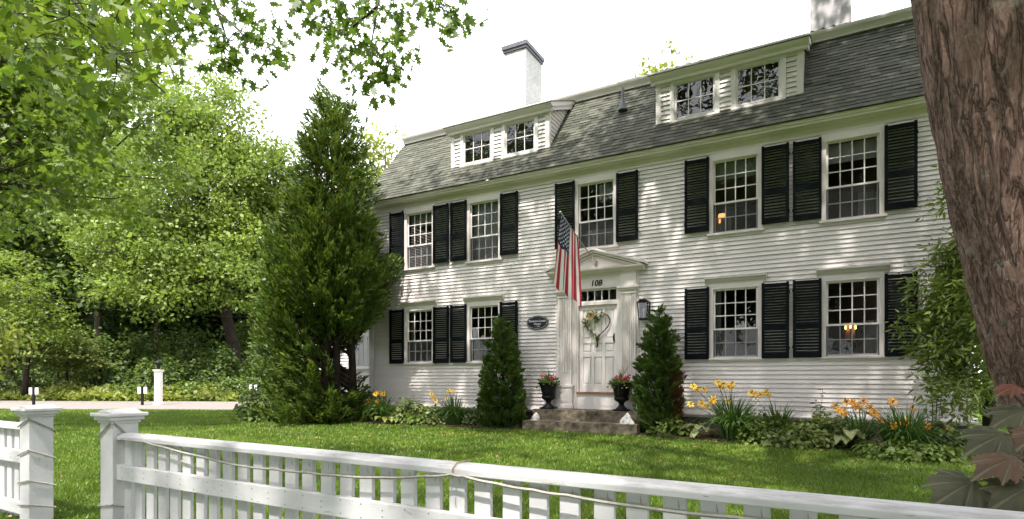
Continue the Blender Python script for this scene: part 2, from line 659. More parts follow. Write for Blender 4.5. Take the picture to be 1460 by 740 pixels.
# ------------------------------------------------------------------ leaves
SH = {
    'oval': np.array([(0, 0), (.30, .30), (.26, .68), (0, 1), (-.26, .68), (-.30, .30)]),
    'diamond': np.array([(0, 0), (.34, .5), (0, 1), (-.34, .5)]),
    'tri': np.array([(-.08, 0), (.08, 0), (0, 1)]),
    'oak': np.array([.80, 1.0]) * np.array([(0, 0), (.10, .18), (.36, .20), (.16, .36), (.46, .50), (.17, .56), (.34, .80), (.10, .76), (0, 1),
                     (-.10, .76), (-.34, .80), (-.17, .56), (-.46, .50), (-.16, .36), (-.36, .20), (-.10, .18)]),
    'maple': np.array([(0, 0), (.14, .10), (.40, .00), (.26, .20), (.62, .34), (.30, .40), (.46, .74), (.16, .58), (.15, .84), (0, 1.08),
                       (-.15, .84), (-.16, .58), (-.46, .74), (-.30, .40), (-.62, .34), (-.26, .20), (-.40, .00), (-.14, .10)]),
    'spray': np.array([(0, 0), (.10, .22), (.30, .30), (.16, .45), (.34, .62), (.12, .66), (.14, .86), (0, 1),
                       (-.12, .82), (-.14, .64), (-.32, .56), (-.16, .42), (-.30, .26), (-.09, .2)]),
    'lance': np.array([(0, 0), (.10, .22), (.13, .5), (.07, .8), (0, 1), (-.07, .8), (-.13, .5), (-.10, .22)]),
    'palm5': np.array([(0, 0), (.10, .25), (.45, .20), (.14, .40), (.40, .72), (.08, .52), (0, 1),
                       (-.08, .52), (-.40, .72), (-.14, .40), (-.45, .20), (-.10, .25)]),
    'petal6': np.array([(math.cos(a) * r, math.sin(a) * r) for k in range(6) for a, r in ((k * math.pi / 3, .5), (k * math.pi / 3 + .28, .42), (k * math.pi / 3 + math.pi / 6, .12), (k * math.pi / 3 + .77, .42))]),
}


def unit(a):
    return a / np.maximum(np.linalg.norm(a, axis=1, keepdims=True), 1e-9)


def leaf_verts(c, size, shape, nrm, dirv, fold=.0):
    """c (N,3) leaf bases; nrm leaf normals; dirv wanted long axis"""
    s2 = SH[shape]
    N_ = len(c)
    n = unit(nrm)
    y = unit(dirv - n * np.sum(dirv * n, axis=1, keepdims=True))
    x = np.cross(y, n)
    size = np.broadcast_to(np.asarray(size, float), (N_,))
    v = (c[:, None, :]
         + x[:, None, :] * (s2[None, :, 0:1] * size[:, None, None])
         + y[:, None, :] * (s2[None, :, 1:2] * size[:, None, None]))
    if fold:
        v = v + n[:, None, :] * (np.abs(s2[None, :, 0:1]) * fold * size[:, None, None]) - n[:, None, :] * (s2[None, :, 1:2] ** 2 * fold * .6 * size[:, None, None])
    return v.reshape(-1, 3), len(s2)


def rand_unit(n):
    return unit(rng.normal(size=(n, 3)))


def tree(name, label, base, trunk, blobs, n_clump, clump_r, per, size, shape, lmat, bmat,
         up=.7, flat=.6, shell=.45, limbs=8, droop=0., group=None, twig=.55, cat='tree'):
    """trunk: list of (x,y,z,r) relative to base; blobs: ellipsoids (x,y,z,rx,ry,rz) relative to base"""
    root = empty(name, base, label, cat, group)
    bl = np.array(blobs, float)
    wgt = bl[:, 3] * bl[:, 4] * bl[:, 5]
    ids = rng.choice(len(bl), n_clump, p=wgt / wgt.sum())
    d = rand_unit(n_clump)
    rr = rng.random(n_clump) ** shell
    cen = bl[ids, :3] + d * bl[ids, 3:] * rr[:, None]
    cen += rng.normal(size=cen.shape) * clump_r * .4
    cen[:, 2] = np.maximum(cen[:, 2], clump_r * .5)
    # wood
    mb = MB()
    tp = [Vector(t[:3]) for t in trunk]
    mb.tube(tp, [t[3] for t in trunk], 10)
    pts, prad = [], []
    for k in range(len(trunk) - 1):
        for t in np.linspace(0, 1, 6):
            p = tp[k].lerp(tp[k + 1], t)
            if p.z > trunk[-1][2] * .3:
                pts.append(p)
                prad.append(trunk[k][3] * (1 - t) + trunk[k + 1][3] * t)
    lim = rng.choice(n_clump, min(limbs, n_clump), replace=False)
    for i in lim:
        e = Vector(cen[i])
        cand = [(q, r_) for q, r_ in zip(pts[:6 * len(trunk)], prad) if q.z < e.z + .5] or [(pts[0], prad[0])]
        q, r_ = min(cand, key=lambda a: (a[0] - e).length)
        q = q.lerp(tp[0], .12)
        mid = q.lerp(e, .5) + Vector((0, 0, (e - q).length * .12)) + Vector(rng.normal(size=3)) * (e - q).length * .05
        r0 = min(r_ * .6, .035 * (e - q).length + .02)
        mb.tube([q, mid, e], [r0, r0 * .6, r0 * .15], 6)
        for t in np.linspace(.2, 1, 6):
            pp = q.lerp(mid, t * 2) if t < .5 else mid.lerp(e, t * 2 - 1)
            pts.append(pp)
            prad.append(r0 * .4)
    P = np.array([tuple(p) for p in pts])
    for i in range(n_clump):
        if rng.random() > twig:
            continue
        e = cen[i]
        dd = np.linalg.norm(P - e, axis=1) + np.where(P[:, 2] > e[2] + .3, 2, 0)
        q = Vector(P[int(dd.argmin())])
        ev = Vector(e)
        L_ = (ev - q).length
        if L_ < .05:
            continue
        mid = q.lerp(ev, .55) + Vector(rng.normal(size=3)) * L_ * .08 + Vector((0, 0, L_ * .06))
        r0 = .008 + .007 * L_
        mb.tube([q, mid, ev], [r0, r0 * .7, r0 * .3], 4, cap=False)
    mb.build('trunk', bmat, root, smooth=True)
    # leaves
    n = n_clump * per
    ci = np.repeat(np.arange(n_clump), per)
    cs = clump_r * rng.uniform(.6, 1.35, n_clump)
    off = rng.normal(size=(n, 3)) * np.array([.55, .55, .55 * flat]) * cs[ci][:, None]
    c = cen[ci] + off
    c[:, 2] -= droop * np.linalg.norm(off[:, :2], axis=1)
    c[:, 2] = np.maximum(c[:, 2], .04)
    nrm = rand_unit(n) + np.array([0, 0, up]) + unit(off) * .35
    dirv = unit(off) + rand_unit(n) * .5 + np.array([0, 0, -droop])
    v, k = leaf_verts(c, size * np.clip(rng.lognormal(0, .32, n), .45, 1.7), shape, nrm, dirv, .12)
    np_mesh('crown', v, k, lmat, root)
    return root


def bush(name, label, base, rx, ry, h, n, size, shape, lmat, cat='shrub', group=None, up=.5, lump=.25, stemmat=None, z0=.0):
    root = empty(name, base, label, cat, group)
    d = rand_unit(n)
    d[:, 2] = np.abs(d[:, 2])
    # lumpy shell
    ln = np.array([mnoise.noise(Vector((a[0] * 2.2 + base[0], a[1] * 2.2 + base[1], a[2] * 2.2))) for a in d])
    r = rng.random(n) ** .3 * (1 + lump * ln * 1.6)
    c = d * np.array([rx, ry, h]) * r[:, None]
    c[:, 2] = np.maximum(c[:, 2] + z0, .02)
    nrm = rand_unit(n) * .9 + d * .8 + np.array([0, 0, up])
    dirv = d + rand_unit(n) * .7
    v, k = leaf_verts(c, size * rng.uniform(.6, 1.3, n), shape, nrm, dirv, .12)
    np_mesh('foliage', v, k, lmat, root)
    mb = MB()
    for q in range(7):
        a = q * .9 + rng.random()
        e = Vector((math.cos(a) * rx * .6, math.sin(a) * ry * .6, h * .75))
        mb.tube([(0, 0, 0), e * .5 + Vector((0, 0, .1 * h)), e], [.02 * h + .004, .014 * h + .003, .004], 5)
    mb.build('stems', stemmat or M['twig'], root)
    return root


# ------------------------------------------------------------------ ground
mb = MB()
NX = 60
xs = np.concatenate([np.linspace(-300, -30, 6), np.linspace(-26, 26, 40), np.linspace(30, 300, 6)])
ys = np.concatenate([np.linspace(-60, -6, 5), np.linspace(-4, 40, 36), np.linspace(50, 500, 8)])
vid = {}
for i, x in enumerate(xs):
    for j, y in enumerate(ys):
        vid[i, j] = len(mb.v)
        z = G + .02 * mnoise.noise(Vector((x * .25, y * .25, 0))) if (abs(x) < 28 and -4 < y < 19) else G
        mb.v.append((x, y, z - .02))
for i in range(len(xs) - 1):
    for j in range(len(ys) - 1):
        mb.f.append([vid[i, j], vid[i + 1, j], vid[i + 1, j + 1], vid[i, j + 1]])
        mb.m.append(0)
lawn = mb.build('lawn', M['lawn'], smooth=True)
tag(lawn, kind='structure')


def sheet(name, poly, z, m, kind='structure', thick=.05):
    b_ = MB()
    b_.prism([(p[0], p[1]) for p in poly], 2, z - thick, z)
    o = b_.build(name, m)
    tag(o, kind=kind)
    return o


def near_edge(X):
    return 20.6 - .06 * (X + 15)


drive = []
for X in np.linspace(-70, -5, 24):
    drive.append((X, 21.0 - .07 * (X + 15) + .12 * math.sin(X * .9)))
drive += [(-1, 27), (2, 34), (4, 60), (12, 60), (8, 40), (2, 29.5)]
for X in np.linspace(-4, -70, 24):
    drive.append((X, 27.6 - .08 * (X + 15) + .15 * math.sin(X * .7)))
sheet('driveway', drive, G + .012, M['asphalt'])

# planting bed along the facade
bed_edge = [(-8.6, -1.25), (-7.4, -1.6), (-6.2, -1.55), (-5.0, -1.25), (-4.0, -1.2), (-3.0, -1.3), (-2.2, -1.15), (-1.45, -1.05),
            (-1.32, -.6), (1.2, -.6), (1.3, -1.05), (1.9, -1.2), (2.8, -1.35), (3.8, -1.5), (4.8, -1.65), (5.8, -1.7), (6.8, -1.5), (7.6, -1.2), (7.9, -.3)]
poly = [tuple(W(u, v)[:2]) for u, v in bed_edge] + [tuple(W(7.6, .3)[:2]), tuple(W(6.7, .2)[:2]), tuple(W(-6.7, .2)[:2]), tuple(W(-8.7, .9)[:2])]
sheet('flower_bed', poly, G + .03, M['soil'])


def in_bed(X, Y):
    d = np.stack([X - P0[0], Y - P0[1]], 1)
    u = d @ U
    v = d @ V
    eu = np.array([e[0] for e in bed_edge])
    ev = np.array([e[1] for e in bed_edge])
    o = np.argsort(eu)
    lim = np.interp(u, eu[o], np.where(np.abs(eu[o]) < 1.35, -1.05, ev[o]))
    return (u > -8.8) & (u < 8.1) & (v > lim + .05 * np.sin(u * 9) + .03 * np.sin(u * 23))


# grass blades (uncountable): one object
def grass():
    n = 620000
    # depth density falls off with distance
    a = rng.random(n)
    Y = 1.9 * (24 / 1.9) ** a
    X = rng.uniform(-1.08, 1.05, n) * Y * .95
    d1 = 21.0 - .07 * (X + 15) - .05
    ok = ~in_bed(X, Y) & ~((Y > d1))
    uu = (X - P0[0]) * U[0] + (Y - P0[1]) * U[1]
    vv = (X - P0[0]) * V[0] + (Y - P0[1]) * V[1]
    ok &= ~((uu > -9.3) & (uu < 6.9) & (vv > -.1) & (vv < 12))
    X, Y = X[ok], Y[ok]
    n = len(X)
    nz = np.array([mnoise.noise(Vector((x * .9, y * .9, 3))) for x, y in zip(X[::1], Y[::1])]) if n < 700000 else np.zeros(n)
    h = (.034 + .022 * rng.random(n)) * (1 + .35 * nz)
    w = .0028 + .00075 * Y
    ang = rng.random(n) * 2 * np.pi
    lean = rng.normal(size=(n, 2)) * .022
    b = np.stack([X, Y, np.full(n, G - .012)], 1)
    dx = np.stack([np.cos(ang) * w, np.sin(ang) * w, np.zeros(n)], 1)
    tip = b + np.stack([lean[:, 0], lean[:, 1], h], 1)
    v = np.stack([b - dx, b + dx, tip], 1).reshape(-1, 3)
    o = np_mesh('grass', v, 3, M['grass'])
    tag(o, kind='stuff')


grass()

# ------------------------------------------------------------------ the house
HR = empty('colonial_house', W(0, 0, 0), 'large white clapboard house with gambrel roof, dark shutters and two dormers', 'house', rz=math.atan2(U[1], U[0]))
UL, UR = -6.8, 6.77
ZB, ZT = .52, 5.86        # siding bottom / top (frieze starts)
WC = [-5.03, -2.985, 0, 2.985, 5.03]
HW = .425                  # half opening
UPZ, LOZ = (4.22, 5.70), (1.66, 3.06)
openings = [(c - HW, c + HW, *UPZ) for c in WC] + [(c - HW, c + HW, *LOZ) for c in WC if c != 0] + [(-.9, .9, .3, 3.5)]


def clapboards(mb, u0, u1, z0, z1, opens, fixed='v', at_=0.0, sgn=-1, exp=.088):
    """sawtooth clapboards on a plane; fixed 'v' -> runs along u"""
    n = int(round((z1 - z0) / exp))
    e = (z1 - z0) / n
    for k in range(n):
        a, b = z0 + k * e, z0 + (k + 1) * e
        zc = (a + b) / 2
        segs = [(u0, u1)]
        for o in opens:
            if o[2] < zc < o[3]:
                ns = []
                for s in segs:
                    if o[1] <= s[0] or o[0] >= s[1]:
                        ns.append(s)
                        continue
                    if o[0] > s[0]:
                        ns.append((s[0], o[0]))
                    if o[1] < s[1]:
                        ns.append((o[1], s[1]))
                segs = ns
        for s in segs:
            # boards have butt joints
            cuts = [s[0]]
            while s[1] - cuts[-1] > 4.2:
                cuts.append(cuts[-1] + random.uniform(1.6, 3.8))
            cuts.append(s[1])
            for p, q in zip(cuts[:-1], cuts[1:]):
                j = random.uniform(-.0012, .0012)
                o1, o2 = at_ + sgn * (.027 + j), at_ + sgn * .002
                if fixed == 'v':
                    A = [(p, o1, a + j), (q, o1, a + j), (q, o2, b), (p, o2, b)]
                    B = [(p, at_ - sgn * .01, a + j + .012), (q, at_ - sgn * .01, a + j + .012), (q, o1, a + j), (p, o1, a + j)]
                else:
                    A = [(o1, p, a + j), (o1, q, a + j), (o2, q, b), (o2, p, b)]
                    B = [(at_ - sgn * .01, p, a + j + .012), (at_ - sgn * .01, q, a + j + .012), (o1, q, a + j), (o1, p, a + j)]
                i = len(mb.v)
                mb.v += A + B[:2]
                mb.f += [[i, i + 1, i + 2, i + 3], [i + 4, i + 5, i + 1, i]]
                mb.m += [0, 0]


wall = MB()
clapboards(wall, UL + .14, UR - .14, ZB, ZT, openings)
# gable ends and back, boarded
DEP = 9.2
EV, EZ = -.30, 6.09           # eave edge
BV, BZ = 1.72, 8.48           # gambrel break
RV, RZ = 4.6, 9.25            # ridge
clapboards(wall, 0.14, DEP, ZB, EZ + .1, [], 'u', UR, 1)
clapboards(wall, 0.14, DEP, ZB, EZ + .1, [], 'u', UL, -1)
gab = [(0, EZ + .1), (BV, BZ - .05), (RV, RZ - .05), (2 * RV - BV, BZ - .05), (DEP, EZ + .1)]
wall.prism(gab, 0, UL + .01, UL + .02)
wall.prism(gab, 0, UR - .02, UR - .01)
wall.box(UL, UR, DEP, DEP + .1, 0.1, EZ)
wall.build('wall', M['siding'], HR)
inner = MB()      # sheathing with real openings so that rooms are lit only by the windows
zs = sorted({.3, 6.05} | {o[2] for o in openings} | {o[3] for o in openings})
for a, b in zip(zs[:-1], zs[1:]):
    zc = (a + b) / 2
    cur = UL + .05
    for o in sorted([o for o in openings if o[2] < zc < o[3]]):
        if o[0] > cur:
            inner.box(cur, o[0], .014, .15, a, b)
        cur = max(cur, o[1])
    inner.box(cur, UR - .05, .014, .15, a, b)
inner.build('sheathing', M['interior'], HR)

b = MB()
b.box(UL, UL + .14, -.038, .05, ZB - .02, ZT)
b.box(UL - .02, UL, -.038, .14, ZB - .02, ZT)
b.build('corner_board', M['trim'], HR, bevel=.004)
b = MB()
b.box(UR - .14, UR, -.038, .05, ZB - .02, ZT)
b.box(UR, UR + .02, -.038, .14, ZB - .02, ZT)
b.build('corner_board', M['trim'], HR, bevel=.004)
b = MB()
for a0, a1 in ((UL - .05, -1.02), (1.02, UR + .10)):
    b.prism([(-.10, ZB - .05), (-.10, ZB - .03), (-.02, ZB + .03), (.02, ZB + .03), (.02, ZB - .05)], 0, a0, a1)
    b.box(a0 + .03, a1 - .03, -.045, .02, ZB - .10, ZB - .05)
b.build('water_table', M['trim'], HR)
b = MB()
b.box(UL + .02, UR - .02, .005, .3, -.1, ZB - .06)
b.box(UR - .3, UR - .02, .3, DEP, -.1, ZB - .06)
b.box(UL + .02, UL + .3, .3, DEP, -.1, ZB - .06)
b.build('foundation', M['found'], HR)

# cornice: frieze, bed mould, soffit, fascia crown
b = MB()
b.prism([(-.036, ZT - .005), (-.036, 5.905), (-.045, 5.92), (-.045, 5.99), (-.07, 6.00), (-.12, 5.985), (-.14, 6.0), (-.20, 6.005), (-.235, 6.015),
         (-.245, 6.045), (-.275, 6.06), (-.285, 6.085), (-.30, 6.09), (-.30, 6.105), (.1, 6.12), (.1, ZT - .005)], 0, UL - .04, UR + .04)
b.build('cornice', M['trim'], HR)
b = MB()
b.prism([(BV - .13, BZ - .01), (BV - .13, BZ + .02), (BV - .145, BZ + .05), (BV - .17, BZ + .085), (BV - .2, BZ + .12), (BV - .215, BZ + .16), (BV - .215, BZ + .185),
         (BV + .1, BZ + .21), (BV + .1, BZ - .01)], 0, UL - .1, UR + .1)
b.build('roof_crown_moulding', M['white'], HR)

# roof: every shingle tab a small sheet
roof = MB()
sl = np.array([BV - EV, BZ - EZ])
SL = float(np.hypot(*sl))
sd = sl / SL
nn = np.array([-sd[1], sd[0]])


def onroof(s, off=0):
    p = np.array([EV - .03, EZ + .025]) + sd * s + nn * off
    return float(p[0]), float(p[1])


rows = 24
ex = (SL + .02) / rows
for k in range(rows):
    s0, s1 = k * ex, (k + 1) * ex + .03
    u = UL - .12 + random.uniform(-.25, 0)
    while u < UR + .12:
        w = random.choice((.16, .2, .24, .3, .33))
        a0, a1 = max(u, UL - .12), min(u + w - .004, UR + .12)
        if a1 > a0 + .01:
            dz = random.choice((0, 0, .004, .008))
            ds = random.uniform(-.004, .004) - (.012 if dz > .005 else 0)
            v0, z0 = onroof(s0 + ds, .012 + dz)
            v1, z1 = onroof(s1, .001 + dz * .3)
            vb, zb = onroof(s0 + ds, -.01)
            i = len(roof.v)
            roof.v += [(a0, v0, z0), (a1, v0, z0), (a1, v1, z1), (a0, v1, z1), (a0, vb, zb), (a1, vb, zb)]
            roof.f += [[i, i + 1, i + 2, i + 3], [i + 4, i + 5, i + 1, i]]
            roof.m += [0, 0]
        u += w
pv, pz = onroof(0, -.012)
qv, qz = onroof(SL, -.012)
roof.face([(UL - .1, pv, pz), (UR + .1, pv, pz), (UR + .1, qv, qz), (UL - .1, qv, qz)])
# upper slopes and back
roof.face([(UL - .1, BV - .2, BZ + .20), (UR + .1, BV - .2, BZ + .20), (UR + .1, RV, RZ + .1), (UL - .1, RV, RZ + .1)])
roof.face([(UL - .1, RV, RZ + .1), (UR + .1, RV, RZ + .1), (UR + .1, 2 * RV - BV + .2, BZ + .2), (UL - .1, 2 * RV - BV + .2, BZ + .2)])
roof.face([(UL - .1, 2 * RV - BV, BZ), (UR + .1, 2 * RV - BV, BZ), (UR + .1, DEP + .3, EZ), (UL - .1, DEP + .3, EZ)])
roof.build('roof', M['shingle'], HR)
# rake boards on the left and right gable edges
for uu in (UL - .09, UR + .04):
    b = MB()
    b.prism([onroof(.0, -.03), onroof(SL, -.03), onroof(SL, -.17), onroof(.0, -.17)], 0, uu, uu + .05)
    b.build('rake_board', M['trim'], HR)


def uvbox(name, x0, x1, y0, y1, z0, z1, m, parent):
    """box with metric UVs (for brick)"""
    me = bpy.data.meshes.new(name)
    vs, fs, uv = [], [], []
    quads = [((x0, y0), (x1, y0)), ((x1, y0), (x1, y1)), ((x1, y1), (x0, y1)), ((x0, y1), (x0, y0))]
    for a, c in quads:
        i = len(vs)
        L_ = math.dist(a, c)
        vs += [(*a, z0), (*c, z0), (*c, z1), (*a, z1)]
        fs.append([i, i + 1, i + 2, i + 3])
        uv += [(0, z0), (L_, z0), (L_, z1), (0, z1)]
    i = len(vs)
    vs += [(x0, y0, z1), (x1, y0, z1), (x1, y1, z1), (x0, y1, z1)]
    fs.append([i, i + 1, i + 2, i + 3])
    uv += [(0, 0), (1, 0), (1, 1), (0, 1)]
    me.from_pydata(vs, [], fs)
    l = me.uv_layers.new(name='UVMap')
    l.data.foreach_set('uv', [c for p in uv for c in p])
    me.materials.append(m)
    o = bpy.data.objects.new(name, me)
    COL.objects.link(o)
    o.parent = parent
    return o


ch = uvbox('chimney', -4.10, -3.37, 3.0, 4.1, 8.3, 11.24, M['brick'], HR)
ch['label'] = 'whitewashed brick chimney with slate cap'
b = MB()
b.box(-4.14, -3.33, 2.96, 4.14, 11.22, 11.30)
b.box(-4.17, -3.30, 2.93, 4.17, 11.30, 11.42)
b.build('chimney_cap', M['cap'], ch)
ch = uvbox('chimney', 4.27, 5.09, 2.5, 3.5, 8.3, 11.0, M['brickg'], HR)
ch['label'] = 'grey limed chimney with bare brick at its foot'
b = MB()
prof = [(4.235, 8.3)] + [(4.235 + .89 * i / 14, 9.16 + .10 * math.sin(i * 1.7) * .4 + .02 * (i % 3)) for i in range(15)] + [(5.125, 8.3)]
b.prism(prof, 1, 2.475, 3.53)
b.build('exposed_brick', M['brickred'], ch)

# vent pipe on the roof
uv_, zv_ = onv(887, 140, .85)
b = MB()
b.tube([(uv_, .9, zv_ - .25), (uv_, .9, zv_ + .28)], .035, 12)
b.lathe([(.12, -.22), (.05, -.02)], 12, (uv_, .9, zv_ - .05))
b.build('vent_pipe', M['metal'], HR)


# -------- windows
def bar_grid(mb, u0, u1, z0, z1, cols, rws, v0, v1, t=.02):
    for i in range(1, cols):
        c = u0 + (u1 - u0) * i / cols
        mb.box(c - t / 2, c + t / 2, v0, v1, z0, z1)
    for j in range(1, rws):
        c = z0 + (z1 - z0) * j / rws
        mb.box(u0, u1, v0 + .002, v1 - .002, c - t / 2, c + t / 2)


def sash(mb, u0, u1, z0, z1, cols, rws, v0, v1, st=.035):
    mb.box(u0, u0 + st, v0, v1, z0, z1)
    mb.box(u1 - st, u1, v0, v1, z0, z1)
    mb.box(u0 + st, u1 - st, v0 + .001, v1 - .001, z0, z0 + st)
    mb.box(u0 + st, u1 - st, v0 + .001, v1 - .001, z1 - st, z1)
    bar_grid(mb, u0 + st, u1 - st, z0 + st, z1 - st, cols, rws, v0 + .006, v1 - .006)


def window(c, z0, z1, lower, curtain=None, cmat=None):
    f = MB()
    a, d = c - HW, c + HW
    f.box(a - .09, a, -.042, .06, z0 - .0, z1 + .0)
    f.box(d, d + .09, -.042, .06, z0 - .0, z1 + .0)
    f.box(a - .09, d + .09, -.044, .06, z1, z1 + (.10 if lower else .15))
    # sill
    f.prism([(-.085, z0 - .055), (-.085, z0 - .012), (.06, z0 + .004), (.06, z0 - .055)], 0, a - .12, d + .12)
    f.box(a - .09, d + .09, -.03, .02, z0 - .10, z0 - .056)
    w = f.build('window', M['trim'], HR, bevel=.003)
    if lower:
        h = MB()
        h.prism([(-.036, z1 + .102), (-.045, z1 + .13), (-.075, z1 + .15), (-.10, z1 + .19), (-.14, z1 + .205), (-.145, z1 + .23), (.0, z1 + .26), (.02, z1 + .102)], 0, a - .16, d + .16)
        h.build('window_hood', M['trim'], w)
    zm = z0 + (z1 - z0) * .415
    s = MB()
    sash(s, a, d, zm - .02, z1, 4, 3, .012, .042)
    s.build('upper_sash', M['white'], w)
    s = MB()
    sash(s, a, d, z0, zm + .02, 4, 2, .046, .076)
    s.build('lower_sash', M['white'], w)
    g = MB()
    for zz0, zz1, v in ((zm, z1 - .02, .028), (z0 + .02, zm, .062)):
        # small panes, each a hair out of true as old glass is
        rws = 3 if v < .04 else 2
        for i in range(4):
            for j in range(rws):
                x0, x1 = a + .02 + (2 * HW - .04) * i / 4, a + .02 + (2 * HW - .04) * (i + 1) / 4
                y0, y1 = zz0 + (zz1 - zz0) * j / rws, zz0 + (zz1 - zz0) * (j + 1) / rws
                t1, t2 = random.uniform(-.0016, .0016), random.uniform(-.0016, .0016)
                g.face([(x0, v - t1 - t2, y0), (x1, v + t1 - t2, y0), (x1, v + t1 + t2, y1), (x0, v - t1 + t2, y1)])
    g.build('pane', M['glass'], w)
    g = MB()
    g.face([(a + .01, .02, z0 + .01), (d - .01, .02, z0 + .01), (d - .01, .02, zm - .022), (a + .01, .02, zm - .022)])
    g.box(a, a + .018, .012, .03, z0, zm - .02)
    g.box(d - .018, d, .012, .03, z0, zm - .02)
    g.build('insect_screen', M['screen'], w)
    for k, (x0, x1, y0, y1, wav) in enumerate(curtain or []):
        g = MB()
        n = 40
        for i in range(n):
            p, q = x0 + (x1 - x0) * i / n, x0 + (x1 - x0) * (i + 1) / n
            fp = .20 + wav * math.sin((p) * 70) + wav * .5 * math.sin(p * 31)
            fq = .20 + wav * math.sin((q) * 70) + wav * .5 * math.sin(q * 31)
            g.face([(c + p, fp, y0), (c + q, fq, y0), (c + q, fq, y1), (c + p, fp, y1)])
        g.build('curtain', cmat or M['curtain'], w)
    return w


zu0, zu1 = UPZ
zl0, zl1 = LOZ
window(WC[0], zu0, zu1, False, [(-.45, .45, zu1 - .32, zu1, .012), (.12, .30, zu0 + .1, zu0 + .55, .01)])
window(WC[1], zu0, zu1, False, [(-.45, .45, zu0, zu1 + .02, .004)], M['shade'])
window(WC[2], zu0, zu1, False, [(-.45, .45, zu0, zu0 + .45, .02), (.0, .45, zu1 - .35, zu1, .02)])
window(WC[3], zu0, zu1, False, [(-.45, .45, zu1 - .34, zu1, .004), (-.42, -.1, zu0, zu0 + .35, .03)], M['curtaing'])
window(WC[4], zu0, zu1, False, [(-.45, .45, zu1 - .36, zu1, .004), (.1, .45, zu0, zu0 + .5, .03)], M['shade'])
window(WC[0], zl0, zl1, True, [(-.45, -.28, zl0, zl1, .015)], M['curtaing'])
window(WC[1], zl0, zl1, True, [(-.45, -.30, zl0, zl0 + .6, .012)], M['curtaing'])
window(WC[3], zl0, zl1, True, [(-.45, -.30, zl0, zl1, .015)], M['curtaing'])
window(WC[4], zl0, zl1, True, [(.22, .45, zl0, zl1 - .75, .012)])

# rooms behind the glass
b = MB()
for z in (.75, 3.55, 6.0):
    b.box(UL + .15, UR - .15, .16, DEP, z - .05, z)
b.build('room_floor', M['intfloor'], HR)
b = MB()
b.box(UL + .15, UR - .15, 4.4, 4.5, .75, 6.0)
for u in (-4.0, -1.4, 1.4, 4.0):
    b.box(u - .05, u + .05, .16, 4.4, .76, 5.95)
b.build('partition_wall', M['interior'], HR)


# -------- shutters: rails, stiles and louvres
def shutter_mesh(h, top):
    mb = MB()
    w = .245
    mb.box(-w, -w + .05, -.045, 0, -.0, h)
    mb.box(w - .05, w, -.045, 0, -.0, h)
    mid = h * .40
    mb.box(-w + .05, w - .05, -.042, -.003, .0, .085)
    mb.box(-w + .05, w - .05, -.042, -.003, mid - .045, mid + .045)
    mb.box(-w + .05, w - .05, -.042, -.003, h - .09, h - .02)
    for a, c in ((.085, mid - .045), (mid + .045, h - .09)):
        n = int((c - a) / .054)
        p = (c - a) / n
        for k in range(n):
            z = a + k * p
            # slat tilted: lower edge forward
            mb.prism([(-.042, z + .003), (-.034, z + .000), (-.006, z + .036), (-.013, z + .040)], 0, -w + .05, w - .05)
    mb.box(-w - .012, -w + .02, -.028, -.004, h * .12, h * .12 + .05)
    mb.box(-w - .012, -w + .02, -.028, -.004, h * .85, h * .85 + .05)
    return mb


s0 = shutter_mesh(1.53, 0).build('shutter', M['shutter'], HR)
s0.location = (WC[0] - .745, -.056, 4.265)
sl0 = shutter_mesh(1.49, 0).build('shutter', M['shutter'], HR)
sl0.location = (WC[0] - .745, -.056, 1.625)
for proto, z, cs in ((s0, 4.265, WC), (sl0, 1.625, [c for c in WC if c != 0])):
    for c in cs:
        for sgn in (-1, 1):
            if c == WC[0] and sgn == -1:
                continue
            o = proto.copy()
            COL.objects.link(o)
            o.parent = HR
            o.location = (c + sgn * .745, -.056 - random.uniform(0, .006), z + random.uniform(-.006, .006))
            if sgn == 1:
                o.scale = (-1, 1, 1)
            o.rotation_euler = (R(random.uniform(-.5, .2)), 0, R(random.uniform(-.4, .4)))

